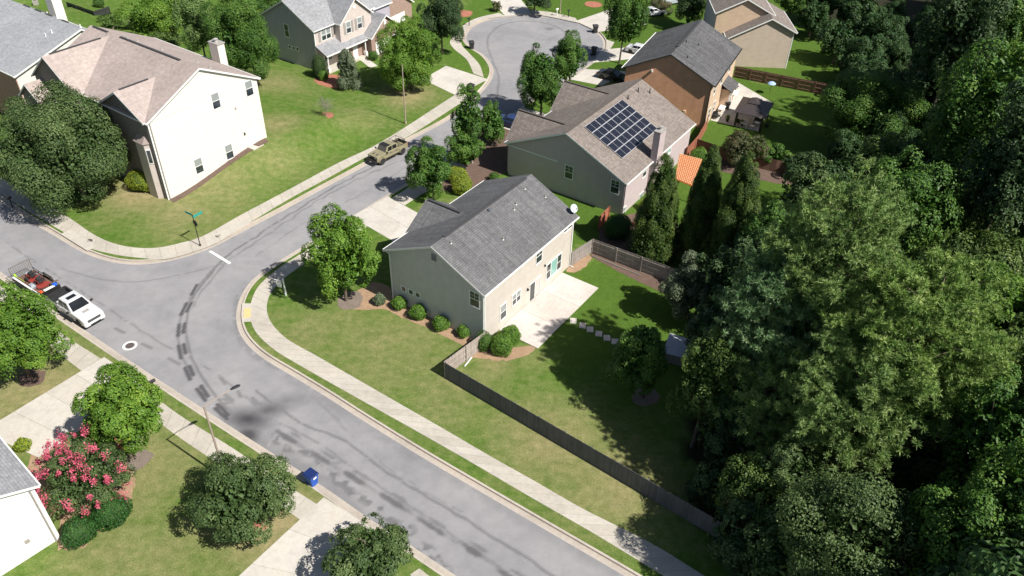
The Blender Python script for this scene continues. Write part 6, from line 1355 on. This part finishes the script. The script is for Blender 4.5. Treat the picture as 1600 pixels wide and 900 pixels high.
def grill():
    e = empty('grill', atpx(1136, 170), B.rz, 'black barbecue grill under the bay window', 'grill'); MB().bb(-.3, .3, -.25, .25, .1, .75).build('cabinet', MAT['black'], e, bevel=.02); m = MB(); m.lathe([(.02, -.35), (.26, -.35), (.26, .35), (.02, .35)], (0, 0, .85), 14, 'Y'); m.build('lid', MAT['darkplastic'], e, rz=0); MB().bb(.3, .62, -.2, .2, .7, .74).build('side_shelf', MAT['black'], e)
grill()
def planter(px, py, label, r=.22, pot=None, leaf='green', z=LZ + .03):
    e = empty('potted_plant', P(px, py, z), 0, label, 'potted plant'); MB().lathe([(r * .7, 0), (r, .38), (r * 1.08, .38), (r * 1.08, .42), (r * .9, .40)], n=14).build('pot', pot or MAT['darkplastic'], e)
    rr = np.random.default_rng(int(px)); d = unit(rr.normal(size=(260, 3)) + [0, 0, .5]); p = d * rr.uniform(.5, 1.2, (260, 1)) * r * 1.4 + [0, 0, .6]; q_, F_ = leafquads(p, unit(d + rr.normal(size=d.shape) * .4), .13, rr); mesh_np('foliage', q_, F_, LEAF[leaf], {'var': np.repeat(rr.uniform(.2, .9, 260), 4)}, e)
terra = m_plain('terracotta', (.55, .17, .09), .7)
planter(1136, 190, 'potted plant on the near edge of the white patio'); planter(1158, 197, 'potted plant in front of the white gazebo table'); planter(993, 352, 'orange terracotta pot in the bed behind the grey fence', .3, terra, 'dark'); planter(1198, 198, 'dark leafy pot plant at the right corner of the gazebo patio', .3)
def umbrella():
    e = empty('garden_umbrella', atpx(1202, 147), 0, 'small pale blue garden umbrella right of the gazebo', 'umbrella'); MB().tube((0, 0, 0), (0, 0, 1.9), .03).build('pole', MAT['darkplastic'], e); MB().lathe([(.62, 1.6), (.4, 1.8), (.02, 1.95)], n=8).build('canopy', m_plain('pale_blue_cloth', (.35, .5, .75), .7), e)
umbrella()
# orange roofed shelter
def shelter():
    q = [P(*p, 2.4)[:2] for p in ((1054, 280), (1081, 291), (1097, 250), (1062, 241))]; c = sum(q) / 4; e = empty('patio_shelter', (c[0], c[1], LZ), 0, 'shelter with striped orange and cream roof between two arborvitae', 'shelter')
    om = m_plain('orange_roofing', (.58, .17, .045), .6, .15); cm = m_plain('cream_roofing', (.75, .48, .28), .6, .1)
    q = [a - c for a in q]; n = 17
    def pt(u, v): return (1 - u) * (1 - v) * q[0] + u * (1 - v) * q[1] + u * v * q[2] + (1 - u) * v * q[3]
    MB().prism([tuple(x) for x in q], 2.25, 2.3).build('roof_panel', om, e)
    m = MB(); m2 = MB()
    for i in range(n):
        a, b = pt(0, (i + .5) / n), pt(1, (i + .5) / n); m.tube((*a, 2.33), (*b, 2.33), .075, n=6)
        a, b = pt(0, (i + .95) / n), pt(1, (i + .95) / n); m2.tube((*a, 2.31), (*b, 2.31), .05, n=6)
    m.build('orange_ridges', om, e); m2.build('cream_ridges', cm, e)
    m3 = MB()
    for i in range(11): a, b = pt((i + .5) / 11, 0), pt((i + .5) / 11, 1); m3.tube((*a, 2.39), (*b, 2.39), .03, n=5)
    m3.build('lath_battens', cm, e)
    for a in q: MB().bb(a[0] * .93 - .05, a[0] * .93 + .05, a[1] * .93 - .05, a[1] * .93 + .05, 0, 2.25).build('post', MAT['f_brown'], e)
shelter()
# small shed with grey roof under the trees
def shed():
    q = [P(*p, 1.3)[:2] for p in ((1036, 550), (1080, 562), (1090, 536), (1046, 522))]; c = sum(q) / 4; e = empty('garden_shed', (c[0], c[1], LZ), 0, 'low pale blue grey covered store in deep shade by the vine covered tree', 'shed'); q = [a - c for a in q]
    MB().prism([tuple(a * .9) for a in q], 0, 1.1).build('wall', MAT['f_grey'], e); MB().add([(*q[0], 1.15), (*q[1], 1.15), (*q[2], 1.32), (*q[3], 1.32), (*q[0], 1.08), (*q[1], 1.08), (*q[2], 1.25), (*q[3], 1.25)], [(0, 1, 2, 3), (7, 6, 5, 4), (0, 4, 5, 1), (1, 5, 6, 2), (2, 6, 7, 3), (3, 7, 4, 0)]).build('roof', m_plain('pale_metal_roof', (.42, .44, .48), .5, .1), e)
shed()
def ac(px, py, rz, label, z=LZ):
    e = empty('air_conditioner', P(px, py, z), rz, label, 'air conditioner'); MB().bb(-.4, .4, -.4, .4, .05, .85).build('casing', MAT['galv'], e, bevel=.03); MB().lathe([(.3, .85), (.3, .88), (.05, .9)], n=16).build('fan_grille', MAT['black'], e)
ac(57, 8, .3, 'air conditioning unit beside the black fence at the top left'); 
# ------------------------------------------------------------------ woods
def pine_proto(name, rx, rz, seed, npuff=1500, h=18):
    """crown of needle puffs on whorled limbs; origin at the trunk foot"""
    r = np.random.default_rng(seed); e = None
    zc = h - rz; limbsC = []; pf = []; mb = MB()
    mb.path([(0, 0, -.2), (.15, .1, h * .4), (0, 0, h - .6)], .28, .05, 8)
    nl = 46
    for i in range(nl):
        t = (i + .5) / nl; z = zc - rz * .85 + 1.75 * rz * t; a = i * 2.4 + r.uniform(-.3, .3); rad = rx * math.sqrt(max(.05, 1 - ((z - zc) / rz * .93) ** 2)) * r.uniform(.7, 1.05) * (1.0 if t < .75 else .8)
        s = np.array([0, 0, z - .5]); en = np.array([math.cos(a) * rad, math.sin(a) * rad, z + r.uniform(.2, 1.2)]); m = (s + en) / 2 + [0, 0, -.2]
        mb.path([s, m, en], .07, .02, 5); k = int(npuff / nl / 5.6 * (.35 + rad / rx))
        for _ in range(k):
            u = r.uniform(.3, 1.0) ** .7; p = s + (en - s) * u; sp = .22 * rad * (1.15 - u) + .35; cc = p + np.array([r.normal() * sp, r.normal() * sp, abs(r.normal()) * .5 + .05]); [pf.append(cc + r.normal(size=3) * [.40, .40, .28]) for _ in range(9)]
    C = np.array(pf); pv = r.normal(size=len(C)) * .12; nb = 44
    d = unit(r.normal(size=(len(C) * nb, 3)) + [0, 0, .45]); Pn = np.repeat(C, nb, 0); L = .30 * r.uniform(.6, 1.25, len(Pn))[:, None]
    s = unit(np.cross(d, r.normal(size=d.shape))) * .024
    a_ = Pn + d * .04; tip = Pn + d * L; V = np.stack([a_ - s, a_ + s, tip + s * .35, tip - s * .35], 1).reshape(-1, 3); F = np.arange(len(V)).reshape(-1, 4)
    var = np.stack([np.full(len(Pn), -.08), np.full(len(Pn), -.08), np.full(len(Pn), .1), np.full(len(Pn), .1)], 1).ravel() + np.repeat(.5 + np.repeat(pv, nb) + r.normal(size=len(Pn)) * .08, 4)
    return V, F, var, mb
def pine(pos, rx, rz, h, label, group, seed, npuff=1500, leaf='pine'):
    e = empty('pine_tree', pos, 0, label, 'pine tree', group); V, F, var, mb = pine_proto('p', rx, rz, seed, npuff, h); mesh_np('crown', V, F, LEAF[leaf], {'var': var}, e); mb.build('trunk', MAT['bark'], e, smooth=True); return e
def tall(px, py, zc): c = P(px, py, zc); return np.array([c[0], c[1], LZ])
pg = 'tall pines beside the back lawn'
pine(tall(1300, 440, 15.5), 5.0, 6.6, 22, 'tallest pale green pine right of the back lawn, its top below the pointed maple', pg, 101, 2600)
pine(tall(1425, 560, 14), 4.9, 6.0, 20, 'wide pine forming the right side of the big pale green clump', pg, 102, 2400, 'pinelight')
pine(tall(1190, 520, 11), 3.0, 4.8, 16, 'narrower pine at the left front of the big pale green clump', pg, 103, 1300, 'pineblue')
pine(tall(1320, 640, 10.5), 4.2, 5.2, 15.5, 'lower pine at the bottom of the big pale green clump', pg, 104, 1700)
pine(tall(1190, 640, 7), 2.6, 4.2, 11, 'small dark pine in the shade under the left of the clump', pg, 105, 700)
def ftree(px, py, zc, rx, rz, leaf, label, seed, size=.24, dens=1., **k):
    c = P(px, py, zc); area = 4 * math.pi * (rx * rx * rz) ** .667; n = int(min(55000, area / (size * size * .35) * 1.1 * dens)); return make_tree((c[0], c[1], LZ), c, rx, rz, leaf, label, n, size, seed=seed, lobes=int(18 + rx * 5), lr=.27, trunk_r=.2, **k)
ftree(1410, 330, 12, 4.2, 5.5, 'green', 'tall glossy green broadleaf right behind the top of the pines', 201, dens=1.1)
ftree(1275, 300, 8, 3.0, 4.0, 'oak', 'dull green round tree behind the left shoulder of the pines', 202)
ftree(1370, 268, 9, 3.6, 4.0, 'olive', 'olive tinted tree between the lawn maple and the pines', 203)
ftree(1105, 600, 7, 2.6, 5.2, 'olive', 'vine covered yellowish tree at the right edge of the back lawn', 204, size=.18, dens=.75)
ftree(1185, 775, 5, 2.6, 3.6, 'olive', 'straggly yellow tipped tree over the end of the grey fence', 205, size=.16, dens=.6)
ftree(1530, 440, 10, 5.0, 4.0, 'olive', 'brownish olive crown at the right behind the pines', 206)
ftree(1560, 490, 11, 3.2, 4.0, 'maple', 'bright green crown at the right edge in front of the olive one', 207)
ftree(1560, 335, 10, 4.6, 3.0, 'olive', 'long low olive crown at the right edge', 208)
ftree(1590, 110, 12, 4.5, 6.5, 'maple', 'bright yellow green tree cut by the upper right edge', 209)
ftree(1480, 340, 9, 3.2, 3.2, 'green', 'green crown at the right end of the dark hollow', 210)
ftree(1335, 840, 9, 4.2, 4.0, 'oak', 'dull green twiggy crown at the bottom edge below the pines', 211, size=.18, dens=.9)
ftree(1545, 690, 12, 3.0, 5.5, 'green', 'glossy green tree at the right edge below the pines', 212, size=.2)
ftree(1500, 850, 11, 3.2, 4.0, 'green', 'sunlit green tree in the lower right corner', 213, size=.2)
ftree(1585, 800, 13, 3.0, 4.5, 'green', 'deep green tree against the right edge near the bottom corner', 214, size=.2)
ftree(1590, 580, 12, 2.8, 4.5, 'olive', 'yellowish crown at the right edge beside the wide pine', 215)
ftree(1232, 745, 7, 1.8, 3.4, 'oak', 'thin dull twiggy tree between the low pine and the bottom edge', 216, size=.16, dens=.6)
ftree(1455, 190, 5, 2.8, 3.2, 'green', 'single sunlit tree standing in the dark woods right of the lawn maple', 217)
ftree(1370, 215, 3.5, 2.6, 2.6, 'dark', 'dark tree tucked below the broad lawn maple', 218)
ftree(1135, 690, 3.6, 2.4, 3.2, 'dark', 'dark tree overhanging the grey fence beside the vine covered tree', 219)
ftree(1165, 850, 3.6, 2.8, 3.2, 'dark', 'dark tree covering the lower end of the grey fence at the bottom edge', 220)
ftree(1235, 870, 5.5, 3.0, 3.6, 'oak', 'dull dark tree at the bottom edge left of the twiggy crown', 221)
ftree(1115, 760, 2.2, 1.7, 2.1, 'dark', 'low dark tree right behind the grey fence in deep shade', 222)
ftree(1110, 520, 5, 2.4, 4.2, 'dark', 'dark tree standing over the low covered store', 223)
ftree(1150, 450, 6, 2.6, 4.8, 'dark', 'dark tree joining the right arborvitae to the pines', 224)
ftree(1095, 450, 4, 1.9, 3.4, 'dark', 'dark tree filling the gap behind the pale leafed tree', 225)
ftree(1200, 380, 7, 2.6, 4.2, 'green', 'green tree between the right arborvitae and the dull green round tree', 226)
ftree(1535, 175, 17, 4.6, 7.5, 'green', 'tall leafy tree below the bright one in the upper right corner', 227, size=.3)
ftree(1590, 255, 17, 4.4, 7.5, 'dark', 'tall dark tree at the right edge above the long olive crown', 228, size=.3)
ftree(1500, 55, 17, 4.6, 8.0, 'dark', 'tall dark tree left of the bright one in the upper right corner', 229, size=.3)
ftree(1575, 15, 18, 4.6, 8.0, 'green', 'tall tree cut off by the top right corner', 230, size=.3)
for i, (px, py, zc, r_) in enumerate(((1272, 28, 3.5, 3.0), (1312, 62, 4, 3.4), (1342, 18, 5, 3.6), (1335, 98, 3.5, 3.0), (1285, -8, 5, 3.6), (1372, 58, 5, 3.6), (1262, -2, 4, 3.0), (1320, -10, 6, 3.8))):
    ftree(px, py, zc, r_, r_ * 1.05, 'wood', 'dark leafy tree in the shaded woods at the top edge behind the rear lawns', 400 + i, size=.3, group='trees in the dark woods')
# understorey: three kinds, copied over the wooded ground
protos = []
gl_ = 'trees in the dark woods'
for i in range(4):
    e = make_tree((60 + i * 9, 95, LZ), (60 + i * 9, 95, LZ + 5.5), 3.6, 3.8, 'wood', 'dark leafy tree in the shaded woods on the right', 9500, .3, gl_, name='woodland_tree', seed=300 + i, lobes=26, lr=.32, nl=5, trunk_r=.16); protos.append(e)
rw = np.random.default_rng(77); placed = []; cand = []
for gx in np.arange(12, 112, 5.6):
    for gy in np.arange(18, 178, 5.6): cand.append((gx + rw.uniform(-2, 2), gy + rw.uniform(-2, 2)))
ca = np.array(cand); ins = pip(ca[:, 0], ca[:, 1], WOOD) & pip(ca[:, 0] - 1.8, ca[:, 1] - .3, WOOD)
k = 0
for (x, y), ok in zip(cand, ins):
    if not ok: continue
    u, v, d_ = proj((x, y, 4))
    if not (-60 < u < 1720 and v < 1040): continue
    if proj((x, y, 9))[1] < -45: continue
    o = protos[k] if k < 4 else copy_tree(protos[k % 4])
    s = rw.uniform(.62, 1.0); 
    if 1200 < u < 1470 and v < 330: s = rw.uniform(.5, .8)
    elif x > 40 and rw.random() < .35: s = rw.uniform(1.1, 1.5)
    o['label'] = ('dark leafy tree in the shaded woods at the top edge behind the rear lawns' if v < 130 else 'dark leafy tree in the shaded hollow right of the lawn maple' if v < 300 else 'dark leafy tree low among the pines and arborvitae' if u < 1440 and v < 640 else 'dark leafy tree under the sunlit crowns along the right edge' if v < 640 else 'dark leafy tree in deep shade below the pines at the bottom')
    o.location = (x, y, LZ); o.rotation_euler = (0, 0, rw.uniform(0, 6.28)); o.scale = (s * rw.uniform(.9, 1.15), s, s * rw.uniform(.85, 1.25)); k += 1
# tall trees of the woods just outside the frame whose shade falls into it
for i, (x, y, h_) in enumerate(((88, 118, 2.4), (96, 132, 2.4), (80, 104, 2.3), (72, 92, 2.3), (104, 150, 2.4), (66, 78, 2.2), (58, 66, 2.2), (50, 54, 2.0), (42, 42, 2.0), (34, 30, 2.0), (74, 128, 2.0), (84, 142, 2.2), (26, 20, 2.0))):
    o = copy_tree(protos[i % 4]); o['label'] = 'tall woodland tree standing at or beyond the right edge of the picture'; o.location = (x, y, LZ); o.scale = (1.6, 1.6, h_); o.rotation_euler = (0, 0, i * 1.3)
